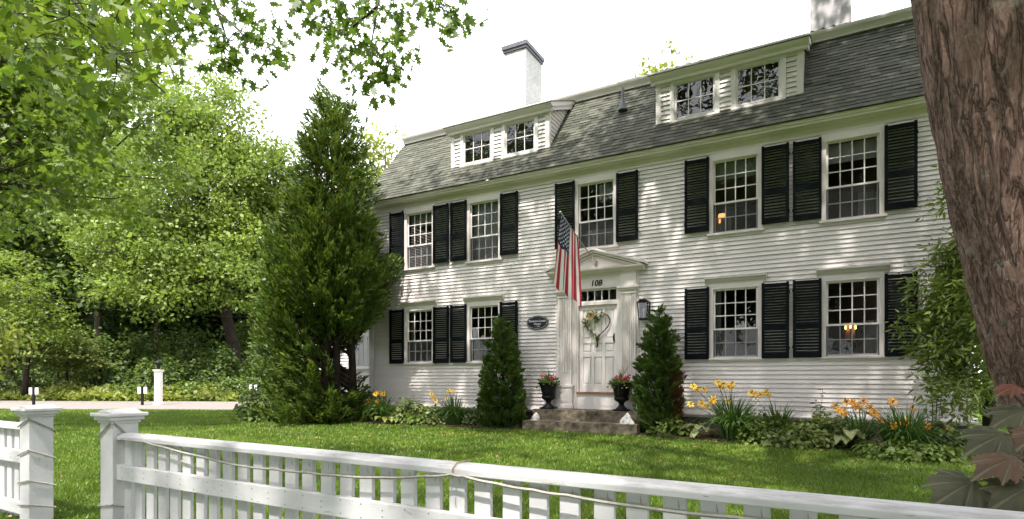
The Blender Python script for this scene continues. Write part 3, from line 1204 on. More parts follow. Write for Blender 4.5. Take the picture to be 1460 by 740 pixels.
# -------- dormers
def dormer(u0, u1, w1, w2):
    v = .30
    zb, zt = 6.80, 7.74
    rv = lambda z: EV + (z - EZ) * (BV - EV) / (BZ - EZ)      # where the main slope is at height z
    f = MB()
    wz0, wz1 = 6.875, 7.655
    ops = [(w - .42, w + .42, wz0 - .07, wz1) for w in (w1, w2)]
    clapboards(f, u0 + .1, u1 - .1, zb + .02, zt, ops, 'v', v, -1, exp=.105)
    # cheeks, boarded
    n = 16
    e = (8.44 - zb) / n
    for side, sg in ((u0, -1), (u1, 1)):
        for k in range(n):
            a, c = zb + k * e, zb + (k + 1) * e
            va, vc = rv(a), rv(c) + .05
            va = max(va, v + .05) + .04
            vf = v + .02 if c < 7.8 else v - .03 + (c - 7.80) * 2.22
            if vf > vc:
                continue
            f.face([(side + sg * .020, vf, a), (side + sg * .020, va + .05, a), (side + sg * .001, vc + .05, c), (side + sg * .001, vf, c)])
            f.face([(side - sg * .03, vf, a), (side - sg * .03, va + .05, a), (side + sg * .020, va + .05, a), (side + sg * .020, vf, a)])
    d = f.build('dormer', M['siding'], HR)
    t = MB()
    t.box(u0 - .018, u0 + .1, v - .026, v + .07, zb - .02, zt)
    t.box(u1 - .1, u1 + .018, v - .026, v + .07, zb - .02, zt)
    t.box(u0 - .018, u1 + .018, v - .03, v + .07, zt - .03, zt + .07)
    t.build('corner_trim', M['white'], d, bevel=.004)
    # shed roof with moulded edge
    r = MB()
    r.prism([(v - .20, 7.83), (v - .20, 7.865), (v - .16, 7.875), (v + 1.35, 8.52), (v + 1.35, 8.44), (v - .06, 7.80)], 0, u0 - .13, u1 + .13)
    r.prism([(v - .03, 7.76), (v - .05, 7.765), (v - .09, 7.80), (v - .15, 7.81), (v - .16, 7.845), (v - .19, 7.86), (v - .19, 7.825), (v - .17, 7.80),
             (v - .12, 7.77), (v - .08, 7.735), (v - .03, 7.72)], 0, u0 - .11, u1 + .11)
    r.box(u0 - .11, u1 + .11, v - .10, v - .02, 7.70, 7.80)
    for side in (u0 - .10, u1 + .05):
        r.prism([(v - .1, 7.70), (v - .1, 7.815), (v + 1.3, 8.42), (v + 1.3, 8.30)], 0, side, side + .05)
    r.build('dormer_roof', M['white'], d)
    rs = MB()
    rs.face([(u0 - .15, v - .215, 7.872), (u1 + .15, v - .215, 7.872), (u1 + .15, v + 1.35, 8.535), (u0 - .15, v + 1.35, 8.535)])
    rs.box(u0 - .15, u1 + .15, v - .215, v - .195, 7.855, 7.872)
    rs.build('roof_covering', M['shingle'], d)
    for w in (w1, w2):
        fr = MB()
        x0, x1 = w - .42, w + .42
        fr.box(x0 - .10, x0, v - .03, v + .08, wz0 - .04, wz1)
        fr.box(x1, x1 + .10, v - .03, v + .08, wz0 - .04, wz1)
        fr.box(x0 - .10, x1 + .10, v - .032, v + .08, wz1, wz1 + .045)
        fr.prism([(v - .06, wz0 - .085), (v - .06, wz0 - .03), (v + .08, wz0 - .003), (v + .08, wz0 - .085)], 0, x0 - .10, x1 + .10)
        sash(fr, x0, x1, wz0, wz1, 3, 2, v + .0, v + .035, .04)
        fr.build('window', M['white'], d, bevel=.003)
        g = MB()
        for i in range(3):
            for j in range(2):
                a0, a1 = x0 + .84 * i / 3, x0 + .84 * (i + 1) / 3
                z0_, z1_ = wz0 + .78 * j / 2, wz0 + .78 * (j + 1) / 2
                t1, t2 = random.uniform(-.0016, .0016), random.uniform(-.0016, .0016)
                g.face([(a0, v + .018 - t1 - t2, z0_), (a1, v + .018 + t1 - t2, z0_), (a1, v + .018 + t1 + t2, z1_), (a0, v + .018 - t1 + t2, z1_)])
        g.build('pane', M['glass'], d)
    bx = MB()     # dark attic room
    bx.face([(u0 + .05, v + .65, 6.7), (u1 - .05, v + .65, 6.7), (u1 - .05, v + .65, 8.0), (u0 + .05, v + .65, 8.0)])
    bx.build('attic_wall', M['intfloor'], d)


dormer(-4.19, -1.32, -3.39, -2.13)
dormer(1.31, 4.19, 2.12, 3.38)

# -------- doorway
b = MB()
b.box(-.98, -.46, -.05, .02, ZB, 3.50)     # backing boards either side
b.box(.53, 1.00, -.05, .02, ZB, 3.50)
b.box(-.98, 1.00, -.052, .02, 3.27, 3.72)
b.box(-.46, -.43, -.03, .2, .87, 3.27)
b.box(.50, .53, -.03, .2, .87, 3.27)
b.box(-.43, .50, -.02, .2, 2.90, 2.97)
DS = b.build('door_surround', M['trim'], HR, bevel=.004)


def pilaster(c):
    p = MB()
    p.box(c - .20, c + .20, -.13, -.051, .53, 1.02)           # plinth
    p.box(c - .22, c + .22, -.15, -.051, 1.02, 1.07)
    p.box(c - .22, c + .22, -.15, -.051, .53, .62)
    p.box(c - .12, c + .12, -.138, -.131, .68, .96)
    p.box(c - .17, c + .17, -.085, -.051, 1.07, 3.18)          # shaft back
    p.box(c - .17, c - .125, -.105, -.085, 1.07, 3.18)
    p.box(c + .125, c + .17, -.105, -.085, 1.07, 3.18)
    for k in range(6):                                        # fillets between flutes
        x = c - .105 + k * .042
        p.box(x - .010, x + .010, -.103, -.085, 1.35, 3.12)
    p.box(c - .19, c + .19, -.12, -.051, 3.10, 3.14)
    p.box(c - .21, c + .21, -.14, -.051, 3.18, 3.22)
    p.box(c - .24, c + .24, -.17, -.051, 3.22, 3.27)
    p.box(c - .18, c + .18, -.11, -.053, 3.27, 3.62)
    p.build('pilaster', M['trim'], DS, bevel=.003)


pilaster(-.74)
pilaster(.78)
e = MB()
PX0, PX1, PZ, PA = -1.17, 1.19, 3.66, 4.10
e.prism([(-.053, PZ - .06), (-.16, PZ - .06), (-.20, PZ - .01), (-.26, PZ), (-.27, PZ + .04), (-.053, PZ + .05)], 0, PX0 + .05, PX1 - .05)
pc = (PX0 + PX1) / 2
hw_ = (PX1 - PX0) / 2
e.prism([(pc - hw_ + .25, PZ + .05), (pc + hw_ - .25, PZ + .05), (pc, PA - .10)], 1, -.11, -.02)      # tympanum
for sg in (-1, 1):
    # raking cornice, stepped mouldings
    for (off, th_, y0, y1) in ((0, .05, -.29, -.0), (-.05, .05, -.24, -.0), (-.095, .03, -.19, -.0)):
        sl_ = (PA - PZ - .05) / hw_
        z_e = PZ + .03 + off
        pts_ = [(pc + sg * (hw_ + .02), z_e + .01), (pc, z_e + sl_ * hw_ + .03), (pc, z_e + sl_ * hw_ + .03 + th_), (pc + sg * (hw_ + .02), z_e + .01 + th_)]
        if off < 0:
            pts_ = [(pc + sg * (hw_ - .1), z_e + sl_ * .12 + .01), (pc, z_e + sl_ * hw_ + .03), (pc, z_e + sl_ * hw_ + .03 + th_), (pc + sg * (hw_ - .1), z_e + .01 + sl_ * .12 + th_)]
        e.prism(pts_, 1, y0 + .001 * (sg > 0), y1)
e.build('pediment', M['trim'], DS)
# house number
def text_mesh(body, size, depth=.004, shear=0, bold=0):
    cu = bpy.data.curves.new('lettering', 'FONT')
    cu.body = body
    cu.size = size
    cu.align_x = 'CENTER'
    cu.align_y = 'CENTER'
    cu.extrude = depth
    cu.shear = shear
    cu.offset = bold
    cu.resolution_u = 3
    o = bpy.data.objects.new('lettering', cu)
    COL.objects.link(o)
    dg = bpy.context.evaluated_depsgraph_get()
    me = bpy.data.meshes.new_from_object(o.evaluated_get(dg))
    bpy.data.objects.remove(o)
    return me


def text(name, body, size, m, parent, loc, rot=(R(90), 0, 0), **k):
    me = text_mesh(body, size, **k)
    me.materials.clear()
    me.materials.append(m)
    o = bpy.data.objects.new(name, me)
    COL.objects.link(o)
    o.parent = parent
    o.location = loc
    o.rotation_euler = rot
    return o


text('house_number', '108', .185, M['black'], DS, (.02, -.06, 3.385), shear=.2, bold=.004)

# transom with five lights
t = MB()
sash(t, -.43, .50, 2.97, 3.27, 5, 1, .03, .07, .035)
TR = t.build('transom', M['white'], HR)
g = MB()
for i in range(5):
    x0 = -.43 + .93 * i / 5
    t1 = random.uniform(-.004, .004)
    g.face([(x0, .05 - t1, 2.98), (x0 + .186, .05 + t1, 2.98), (x0 + .186, .05 + t1, 3.26), (x0, .05 - t1, 3.26)])
g.build('pane', M['glass'], TR)

# door: stiles, rails and nine raised panels
d = MB()
DX0, DX1, DZ0, DZ1 = -.425, .495, .915, 2.90
cols = [(-.345, -.085), (-.01, .185), (.26, .42)]
cols = [(DX0 + .085, DX0 + .295), (DX0 + .365, DX0 + .555), (DX0 + .625, DX0 + .835)]
rws = [(1.09, 1.72), (1.83, 2.03), (2.14, 2.80)]
v = .045
cur = DZ0
d.box(DX0, DX1, v + .028, v + .05, DZ0, DZ1)
xs_ = [DX0] + [c for p in cols for c in p] + [DX1]
for i in range(0, len(xs_), 2):
    d.box(xs_[i], xs_[i + 1], v, v + .028, DZ0, DZ1)
zz = [DZ0] + [c for p in rws for c in p] + [DZ1]
for i in range(0, len(zz), 2):
    for p in cols:
        d.box(p[0], p[1], v + .001, v + .028, zz[i], zz[i + 1])
for p in cols:
    for q in rws:
        d.prism([(p[0] + .03, q[0] + .03), (p[1] - .03, q[0] + .03), (p[1] - .03, q[1] - .03), (p[0] + .03, q[1] - .03)], 1, v + .010, v + .028)
DR = d.build('front_door', M['white'], HR, bevel=.005)
h = MB()
h.box(.40, .425, v - .012, v, 2.02, 2.24)
h.tube([(.412, v - .01, 2.20), (.412, v - .06, 2.17), (.412, v - .06, 2.09), (.412, v - .01, 2.06)], .011, 8)
h.build('door_handle', M['black'], DR)
h = MB()
h.lathe([(.005, -.03), (.03, -.02), (.036, 0), (.03, .02), (.005, .03)], 12, (0.03, v - .03, 2.13))
h.tube([(.03, v - .03, 2.13), (.03, v - .05, 2.06), (.03, v - .045, 1.96), (.0, v - .045, 1.935), (-.02, v - .045, 1.955)], [.016, .014, .02, .016, .01], 8)
h.build('door_knocker', M['black'], DR)
b = MB()
b.box(-.46, .53, -.08, .1, .872, .915)
b.build('threshold', M['wood'], HR, bevel=.006)
b = MB()
b.box(-.52, .56, -.03, .1, .50, .872)
b.box(-.42, .46, -.036, -.03, .60, .80)
b.build('door_riser', M['white'], HR)

# lower wing beyond the left corner
wg = MB()
WV = .9
wops = [(-8.35, -7.55, 1.55, 2.5)]
clapboards(wg, -11.2, UL - .02, .52, 3.1, wops, 'v', WV, -1)
wg.box(-11.2, UL - .02, WV + .3, WV + 4, .3, 3.1)
wg.box(-11.25, -7.0, WV - .035, WV + .02, 3.0, 3.3)
wg.prism([(WV - .35, 3.28), (WV - .35, 3.33), (WV + 2.4, 4.3), (WV + 4.2, 3.33), (WV + 4.2, 3.28)], 0, -11.4, UL - .02)
WG = wg.build('side_wing', M['siding'], HR)
fr = MB()
a, d_ = -8.35, -7.55
fr.box(a - .1, a, WV - .035, WV + .05, 1.55, 2.5)
fr.box(d_, d_ + .1, WV - .035, WV + .05, 1.55, 2.5)
fr.box(a - .1, d_ + .1, WV - .035, WV + .05, 2.5, 2.6)
fr.box(a - .13, d_ + .13, WV - .07, WV + .05, 1.49, 1.55)
sash(fr, a, d_, 1.55, 2.5, 4, 3, WV, WV + .03)
fr.build('window', M['white'], WG)
g = MB()
g.face([(a, WV + .018, 1.55), (d_, WV + .018, 1.55), (d_, WV + .018, 2.5), (a, WV + .018, 2.5)])
g.build('pane', M['glass'], WG)

# ------------------------------------------------------------------ things on and by the house
HROT = math.atan2(U[1], U[0])


def hthing(name, u, v, z, label, cat, group=None):
    return empty(name, W(u, v, z), label, cat, group, rz=HROT)


# table lamps and candle sconce indoors (lit)
lm = hthing('table_lamp', WC[3] - .30, .30, 4.10, 'small table lamp with glowing orange shade inside the upper window', 'lamp')
b = MB()
b.lathe([(.10, .38), (.075, .58)], 16)
b.build('lamp_shade', M['lampglow'], lm)
b = MB()
b.lathe([(.07, 0), (.07, .02), (.03, .05), (.05, .18), (.02, .3), (.015, .4)], 12)
b.build('lamp_base', M['black'], lm)
lm2 = dup_tree(lm, W(WC[4] + .62, .75, 4.0), HROT, label='small lamp with orange shade at the edge of the upper right window')
cd = hthing('candle_sconce', WC[4] + .02, 1.6, 2.1, 'lit candle sconce glowing inside the lower right window', 'sconce')
b = MB()
for k in (-1, 0, 1):
    b.lathe([(.008, .02), (.018, .05), (.012, .09), (.001, .13)], 8, (.09 * k, 0, .14 + .02 * (k == 0)))
b.build('bulb', M['flame'], cd)
b = MB()
b.box(-.10, .10, .085, .10, -.15, .30)  # added behind the bulbs to catch their light as a wider warm glow
b.build('added_glow_plate', M['glow_plate'], cd)
b = MB()
for k in (-1, 0, 1):
    b.tube([(.09 * k, 0, .16), (.09 * k, 0, .04), (.04 * k, 0, -.02), (0, 0, 0)], .008, 6)
b.tube([(0, 0, .16), (0, 0, -.15)], .014, 8)
b.build('arms', M['poly'], cd)
b = MB()
b.lathe([(.10, -.15), (.10, -.13), (.02, -.1)], 14)
b.tube([(0, 0, -1.4), (0, 0, -.14)], .02, 8)
b.build('stand', M['black'], cd)

# stone steps
st = hthing('stone_steps', 0, 0, 0, 'two broad weathered granite steps below the front door', 'steps')


def rough_block(x0, x1, y0, y1, z0, z1, seed):
    mb = MB()
    nx, ny, nz = 40, 8, 6
    def vert(x, y, z):
        p = Vector((x * 6, y * 6, z * 6 + seed))
        n_ = mnoise.noise_vector(p) * .012 + mnoise.noise_vector(p * 4) * .004
        return (x + n_.x, y + n_.y, z + n_.z * .7)
    def grid(fn, na, nb):
        i0 = len(mb.v)
        for i in range(na + 1):
            for j in range(nb + 1):
                mb.v.append(vert(*fn(i / na, j / nb)))
        for i in range(na):
            for j in range(nb):
                a_ = i0 + i * (nb + 1) + j
                mb.f.append([a_, a_ + nb + 1, a_ + nb + 2, a_ + 1])
                mb.m.append(0)
    lx, ly, lz = x1 - x0, y1 - y0, z1 - z0
    grid(lambda s, t: (x0 + s * lx, y0, z0 + t * lz), nx, nz)
    grid(lambda s, t: (x0 + s * lx, y0 + t * ly, z1), nx, ny)
    grid(lambda s, t: (x0, y0 + s * ly, z0 + t * lz), ny, nz)
    grid(lambda s, t: (x1, y0 + s * ly, z0 + t * lz), ny, nz)
    return mb


rough_block(-1.36, 1.25, -1.02, -.02, G - .06, .29, 1).build('step', M['stone'], st)
rough_block(-1.28, 1.23, -.66, -.015, .286, .525, 5).build('step', M['stone'], st)


# urns
def urn(px, v, z, label):
    u = onv(px, 580, v)[0]
    r = hthing('planter_urn', u, v, z, label, 'urn', 'black urns flanking the door')
    b = MB()
    b.box(-.15, .15, -.15, .15, 0, .035)
    b.lathe([(.125, .035), (.125, .055), (.09, .075), (.06, .11), (.055, .15), (.075, .185), (.13, .215), (.155, .245), (.16, .28), (.14, .30), (.15, .31),
             (.165, .40), (.195, .52), (.225, .575), (.235, .585), (.235, .605), (.205, .60), (.19, .56), (.05, .55)], 32)
    b.build('bowl', M['black'], r, smooth=True, bevel=0)
    b = MB()
    b.lathe([(.19, .555), (.10, .575), (.01, .58)], 20)
    b.build('potting_soil', M['soil'], r)
    return r, u


def urn_plants(u, v, z, label, fmat, seed, trail):
    r = hthing('potted_plant', u, v, z, label, 'potted plant')
    n = 420
    d = rand_unit(n)
    d[:, 2] = np.abs(d[:, 2]) * .9
    c = d * np.array([.25, .25, .17]) * (rng.random(n) ** .4)[:, None] + np.array([0, 0, .0])
    lo = rng.random(n) < .3
    c[lo, 2] -= .10 * rng.random(lo.sum())
    c[lo, :2] *= 1.12
    vv, k = leaf_verts(c, .055 * rng.uniform(.6, 1.4, n), 'oval', rand_unit(n) + np.array([0, 0, .6]), d + rand_unit(n) * .5, .1)
    np_mesh('foliage', vv, k, M['l_hosta'] if trail else M['l_mid'], r)
    mb = MB()
    for k in range(11):
        a = k * .6 + seed
        L_ = random.uniform(.28, .46)
        t_ = random.uniform(.12, .4)
        base = Vector((0, 0, .03))
        mid = Vector((math.cos(a) * L_ * t_ * .4, math.sin(a) * L_ * t_ * .4, L_ * .6))
        tip = Vector((math.cos(a) * L_ * t_ * 1.4, math.sin(a) * L_ * t_ * 1.4, L_))
        mb.tube([base, mid, tip], [.007, .005, .001], 4)
    mb.build('spikes', M['l_blade'], r)
    for k in range(5):
        a = random.uniform(0, 6.28)
        p = np.array([math.cos(a) * .16, math.sin(a) * .14, .16 + random.uniform(-.02, .06)])
        if k == 0:
            p = np.array([.12, -.14, .12])
        m_ = 26
        c = p + rand_unit(m_) * .045
        vv, kk = leaf_verts(c, .045 * rng.uniform(.7, 1.2, m_), 'oval', c - p + rand_unit(m_) * .02, rand_unit(m_), .1)
        np_mesh('blossom', vv, kk, fmat if k != 3 else M['rosette'], r)
    mb = MB()
    for k in range(3):
        a = seed * 2 + k
        mb = MB()
        mb.tube([(math.cos(a) * .2, math.sin(a) * .2, .02), (math.cos(a) * .29, math.sin(a) * .29, -.04), (math.cos(a) * .31, math.sin(a) * .31, -.22)], .004, 4)
        mb.build('trailing_stem', M['stem'], r)


_, u1_ = urn(782, -.36, .528, 'black pedestal urn left of the front door')
_, u2_ = urn(886, -.40, .528, 'black pedestal urn right of the front door')
urn_plants(u1_, -.36, .528 + .57, 'red and pink flowers with spiky leaves in the left urn', M['pink'], .4, False)
urn_plants(u2_, -.40, .528 + .57, 'pale pink and white flowers with thin spikes in the right urn', M['pink'], 1.9, True)


# white stones on the lower step
def white_stone(u, v, z, s, label, seed):
    mb = MB()
    nu, nv = 22, 12
    for j in range(nv + 1):
        for i in range(nu):
            a = 2 * math.pi * i / nu
            t_ = j / nv
            rr = (1 - t_ ** 1.6) * .105 + .004
            p = Vector((math.cos(a), math.sin(a), t_ * 1.6))
            k_ = 1 + .35 * mnoise.noise(p * 1.6 + Vector((seed, 0, 0))) + .12 * mnoise.noise(p * 4 + Vector((seed, 0, 0)))
            mb.v.append((math.cos(a) * rr * 1.25 * k_ * s + .02 * t_ * s, math.sin(a) * rr * k_ * s, .19 * t_ * s * (1 + .1 * k_)))
    for j in range(nv):
        for i in range(nu):
            mb.f.append([j * nu + i, j * nu + (i + 1) % nu, (j + 1) * nu + (i + 1) % nu, (j + 1) * nu + i])
            mb.m.append(0)
    mb.f.append([nv * nu + i for i in range(nu)])
    mb.m.append(0)
    r = hthing('painted_stone', u, v, z, label, 'stone')
    mb.build('stone', M['rock'], r, smooth=True)
    q = MB()
    for k in range(5):
        a, t_ = -1.9 + .5 * k, (.25, .55, .35, .6, .3)[k]
        rr = (1 - t_ ** 1.6) * .108
        q.lathe([(.001, -.012), (.011, -.006), (.012, .004), (.001, .01)], 8, (math.cos(a) * rr * 1.25 * s + .02 * t_ * s, math.sin(a) * rr * s, .19 * t_ * s))
    q.build('dark_spots', M['black'], r)


us, _ = onv(763, 595, -.86)
white_stone(us, -.85, .288, .85, 'small white stone at the left end of the lower step', 3)
us, _ = onv(893, 602, -.88)
white_stone(us, -.86, .288, 1.12, 'larger pointed white stone at the right end of the lower step', 8)

# oval name sign
sg = hthing('name_sign', -1.475, -.028, 2.565, 'black oval house name sign with white lettering on the siding', 'sign')
ov = [(.29 * math.cos(a), .168 * math.sin(a)) for a in np.linspace(0, 2 * math.pi, 49)[:-1]]
b = MB()
b.prism(ov, 1, -.02, .012)
b.build('board', M['signface'], sg, bevel=.004)
b = MB()
n = 48
for k in range(n):
    a, c = 2 * math.pi * k / n, 2 * math.pi * (k + 1) / n
    b.face([(.262 * math.cos(a), -.0225, .142 * math.sin(a)), (.262 * math.cos(c), -.0225, .142 * math.sin(c)), (.268 * math.cos(c), -.0225, .147 * math.sin(c)), (.268 * math.cos(a), -.0225, .147 * math.sin(a))])
b.build('border_line', M['signwhite'], sg)
text('lettering', 'Emerson-Lunan', .070, M['signwhite'], sg, (0, -.021, .035), depth=.002, bold=.001)
text('lettering', 'House', .070, M['signwhite'], sg, (0, -.021, -.035), depth=.002, bold=.001)
text('lettering', 'c. 1760', .045, M['signwhite'], sg, (0, -.021, -.095), depth=.002)

# wall lantern
ln = hthing('wall_lantern', 1.14, -.03, 2.50, 'black iron box lantern on the wall right of the door', 'lantern')
b = MB()
for sx in (-1, 1):
    for sy in (-.19, -.03):
        b.tube([(sx * .085, sy, .03), (sx * .115, sy - (.02 if sy < -.1 else 0), .36)], .011, 6)
b.box(-.095, .095, -.20, -.015, 0, .03)
b.box(-.125, .125, -.225, -.005, .355, .375)
b.prism([(-.12, .375), (.12, .375), (.06, .43), (-.06, .43)], 1, -.2, -.02)
b.box(-.11, .11, -.015, .012, .0, .40)
b.tube([(0, -.1, .43), (0, -.1, .47), (.03, -.1, .49), (0, -.1, .51), (-.03, -.1, .49), (0, -.1, .47)], .006, 6)
b.build('frame', M['black'], ln)
b = MB()
b.face([(-.085, -.195, .03), (.085, -.195, .03), (.112, -.212, .355), (-.112, -.212, .355)])
b.face([(.088, -.19, .03), (.088, -.03, .03), (.113, -.03, .355), (.113, -.21, .355)])
b.face([(-.088, -.19, .03), (-.088, -.03, .03), (-.113, -.03, .355), (-.113, -.21, .355)])
b.build('pane', M['glass'], ln)
b = MB()
b.tube([(0, -.11, .03), (0, -.11, .15)], .016, 8)
b.lathe([(.01, 0), (.025, .04), (.02, .09), (.002, .12)], 10, (0, -.11, .15))
b.build('bulb', M['signwhite'], ln)

# heart wreath on the door
wr = hthing('heart_wreath', .03, .02, 2.42, 'heart shaped twig wreath with cream flower and leaves on the door', 'wreath')


def heart(t_):
    x = 16 * math.sin(t_) ** 3
    y = 13 * math.cos(t_) - 5 * math.cos(2 * t_) - 2 * math.cos(3 * t_) - math.cos(4 * t_)
    return Vector((x * .0185, 0, y * .020 + .03))


b = MB()
for k in range(4):
    pts_ = [heart(a) + Vector((random.uniform(-.012, .012), -.02 + random.uniform(-.015, .01), random.uniform(-.012, .012))) for a in np.linspace(0, 2 * math.pi, 60)]
    b.tube(pts_, .007, 5, cap=False)
b.build('twigs', M['twig'], wr)
cs = []
for k in range(150):
    a = random.uniform(3.1, 2 * math.pi + .9)
    p = heart(a)
    cs.append((p.x + random.gauss(0, .03), -.035 + random.gauss(0, .02), p.z + random.gauss(0, .03)))
c = np.array(cs)
vv, k = leaf_verts(c, .06 * rng.uniform(.6, 1.3, len(c)), 'oval', rand_unit(len(c)) + np.array([0, -1, .2]), rand_unit(len(c)), .1)
np_mesh('leaves', vv, k, M['l_hosta'], wr)
for px_, pz_, s_ in ((-.16, .235, .095), (-.06, .255, .04), (.16, .26, .035), (-.27, .13, .03)):
    m_ = 30
    c = np.array([px_, -.07, pz_]) + rand_unit(m_) * s_ * np.array([1, .6, 1])
    vv, k = leaf_verts(c, s_ * rng.uniform(.7, 1.2, m_), 'oval', c - np.array([px_, -.07, pz_]) + rand_unit(m_) * .01, rand_unit(m_), .1)
    np_mesh('blossom', vv, k, M['cream'], wr)


# flag on its pole
def make_flag():
    v0, z0 = -.20, onv(848, 373, -.2)[1]
    ub = onv(848, 373, -.2)[0]
    vt, zt = onu(799, 303, ub)
    fl = hthing('flag', ub, v0, z0, 'American flag hanging from an angled pole above the front door', 'flag')
    tip = Vector((0, vt - v0, zt - z0))
    b = MB()
    b.tube([(0, .10, -.04), tip], [.014, .012], 10)
    b.build('pole', M['poly'], fl, smooth=True)
    b = MB()
    b.lathe([(.002, -.03), (.02, -.022), (.028, 0), (.02, .022), (.002, .03)], 14, tip)
    b.build('finial', M['poly'], fl, smooth=True)
    b = MB()
    b.box(-.03, .03, .07, .095, -.11, .03)
    b.tube([(0, .09, -.035), tip * .09], .022, 10)
    b.build('bracket', M['poly'], fl)
    # cloth: hoist runs down the pole from the tip, fly hangs
    HO, FLY = .92, 1.50
    d = tip.normalized()
    NI, NJ = 52, 44
    verts, faces, mi = [], [], []

    def pos(i, j):
        s = i / NI           # along hoist from tip
        f = j / NJ           # down the fly
        top = tip - d * (.03 + s * HO * (1.0 - .0 * f))
        # gathering: folds deepen downward, cloth swings to hang under the pole
        g_ = f ** .8
        y = top.y * 1.0
        ymid = (tip - d * (.03 + .5 * HO)).y
        y = ymid + (y - ymid) * (1 - .42 * g_)
        x = .022 * g_ * math.sin(s * 20 + f * 1.2) + .006 * g_ * math.sin(s * 37 + 1 + f) + (s - .55) * .42 * g_ - .04 * g_
        zz_ = top.z - f * FLY * (.93 - .03 * math.sin(s * 17 + 1)) - .16 * g_ * (s - .5)
        y += .035 * g_ * math.cos(s * 20 + f * 1.2)
        return (x, y, zz_)

    for i in range(NI + 1):
        for j in range(NJ + 1):
            verts.append(pos(i, j))
    for i in range(NI):
        for j in range(NJ):
            a_ = i * (NJ + 1) + j
            faces.append([a_, a_ + NJ + 1, a_ + NJ + 2, a_ + 1])
            stripe = i // 4
            if stripe < 7 and j < NJ * .40:
                mi.append(2)
            else:
                mi.append(0 if stripe % 2 == 0 else 1)
    me = bpy.data.meshes.new('cloth')
    me.from_pydata(verts, [], faces)
    for m in (M['red'], M['fwhite'], M['navy']):
        me.materials.append(m)
    me.polygons.foreach_set('material_index', mi)
    me.polygons.foreach_set('use_smooth', [True] * len(faces))
    o = bpy.data.objects.new('cloth', me)
    COL.objects.link(o)
    o.parent = fl
    # stars on both faces
    sb = MB()

    def P(s, f):
        return Vector(pos(s * NI, f * NJ))
    for r_ in range(9):
        for c_ in range(6 if r_ % 2 == 0 else 5):
            s = (r_ + .9) / 9.8 * (7 / 13)
            f = ((c_ + .6 + (.5 if r_ % 2 else 0)) / 6.3) * .40
            p = P(s, f)
            e1 = (P(s + .01, f) - p).normalized()
            e2 = (P(s, f + .01) - p).normalized()
            n_ = e1.cross(e2).normalized()
            for sgn in (-1, 1):
                sb.face([p + n_ * .004 * sgn + (e1 * math.cos(q * math.pi / 5) + e2 * math.sin(q * math.pi / 5)) * (.026 if q % 2 == 0 else .0115) for q in range(10)])
    sb.build('stars', M['fwhite'], fl)


make_flag()

# ------------------------------------------------------------------ fence
FA = np.array([-2.73, 4.00])
FD = np.array([math.sin(R(60)), -math.cos(R(60))])
FN = np.array([-FD[1] * -1, FD[0] * -1]) * -1
FN = np.array([FD[1], -FD[0]])          # street side normal
if FN @ np.array([0, -1]) < 0:
    FN = -FN
FROT = math.atan2(FD[1], FD[0])
FG = .02


def post(parent, x, w=.165, h=.95):
    b = MB()
    b.box(x - w / 2, x + w / 2, -w / 2, w / 2, 0, h)
    b.box(x - w / 2 - .012, x + w / 2 + .012, -w / 2 - .012, w / 2 + .012, h - .035, h - .015)
    b.box(x - w / 2 - .028, x + w / 2 + .028, -w / 2 - .028, w / 2 + .028, h - .015, h + .012)
    b.box(x - w / 2 - .045, x + w / 2 + .045, -w / 2 - .045, w / 2 + .045, h + .012, h + .036)
    b.prism([(x - w / 2 - .02, h + .036), (x + w / 2 + .02, h + .036), (x + .03, h + .058), (x - .03, h + .058)], 1, -w / 2 - .02, w / 2 + .02)
    return b.build('post', M['fence'], parent, bevel=.005)


def fence(name, label, t0, t1, post_at):
    o = FA + FD * t0
    r = empty(name, (o[0], o[1], FG), label, 'fence', rz=FROT)
    L_ = t1 - t0
    # local x along fence; local -y is the street side
    post(r, post_at - t0)
    b = MB()
    lo_, hi_ = 0.0, L_
    b.prism([(-.06, .805), (-.06, .832), (-.035, .85), (.035, .85), (.06, .832), (.06, .805)], 0, lo_, hi_)
    b.build('top_rail', M['rail'], r, bevel=.004)
    b = MB()
    b.box(lo_, hi_, -.060, -.026, .535, .638)
    mr = b.build('middle_rail', M['rail'], r, bevel=.004)
    nb = MB()
    xx = .07
    while xx < L_ - .05:
        for zz__ in (.562, .615):
            nb.lathe([(.0032, 0), (.003, .002)], 7, (0, 0, 0))
            for q_ in range(len(nb.v) - 14, len(nb.v)):
                vx, vy, vz = nb.v[q_]
                nb.v[q_] = (xx + vx, -.0602 - vz, zz__ + vy + .012 * math.sin(xx * 31 + zz__ * 50))
        xx += .137
    tag(nb.build('nail', M['metal'], mr), kind='stuff')
    b = MB()
    b.box(lo_, hi_, -.060, -.026, .12, .22)
    b.build('bottom_rail', M['rail'], r, bevel=.004)
    p0 = None
    k = 0
    x = .07
    pk = MB()
    pk.box(-.041, .041, -.024, 0, .05, .804)
    while x < L_ - .05:
        if p0 is None:
            p0 = pk.build('picket', M['fence'], r, bevel=.003)
            q = p0
        else:
            q = p0.copy()
            COL.objects.link(q)
            q.parent = r
        q.location = (x, random.uniform(-.002, .002), 0)
        q.rotation_euler = (0, R(random.uniform(-.5, .5)), R(random.uniform(-1.2, 1.2)))
        x += .137 + random.uniform(-.003, .003)
    return r


fence('picket_fence', 'long white picket fence running right from the gate opening', .083, 6.6, 0.0)
fence('picket_fence', 'short white picket fence left of the gate opening', -4.4, -1.35, -1.27)
gate_gap = None


def fence_pt(t, z, out):
    p = FA + FD * t + FN * out
    return Vector((p[0], p[1], z))


def fence_px(x, y, out=.05):
    """fence-plane point under a picture point"""
    a = FA + FN * out
    r = (x - CX) / F
    t = (r * a[1] - a[0]) / (FD[0] - r * FD[1])
    p = a + FD * t
    return t, EYE - (y - HY) * p[1] / F


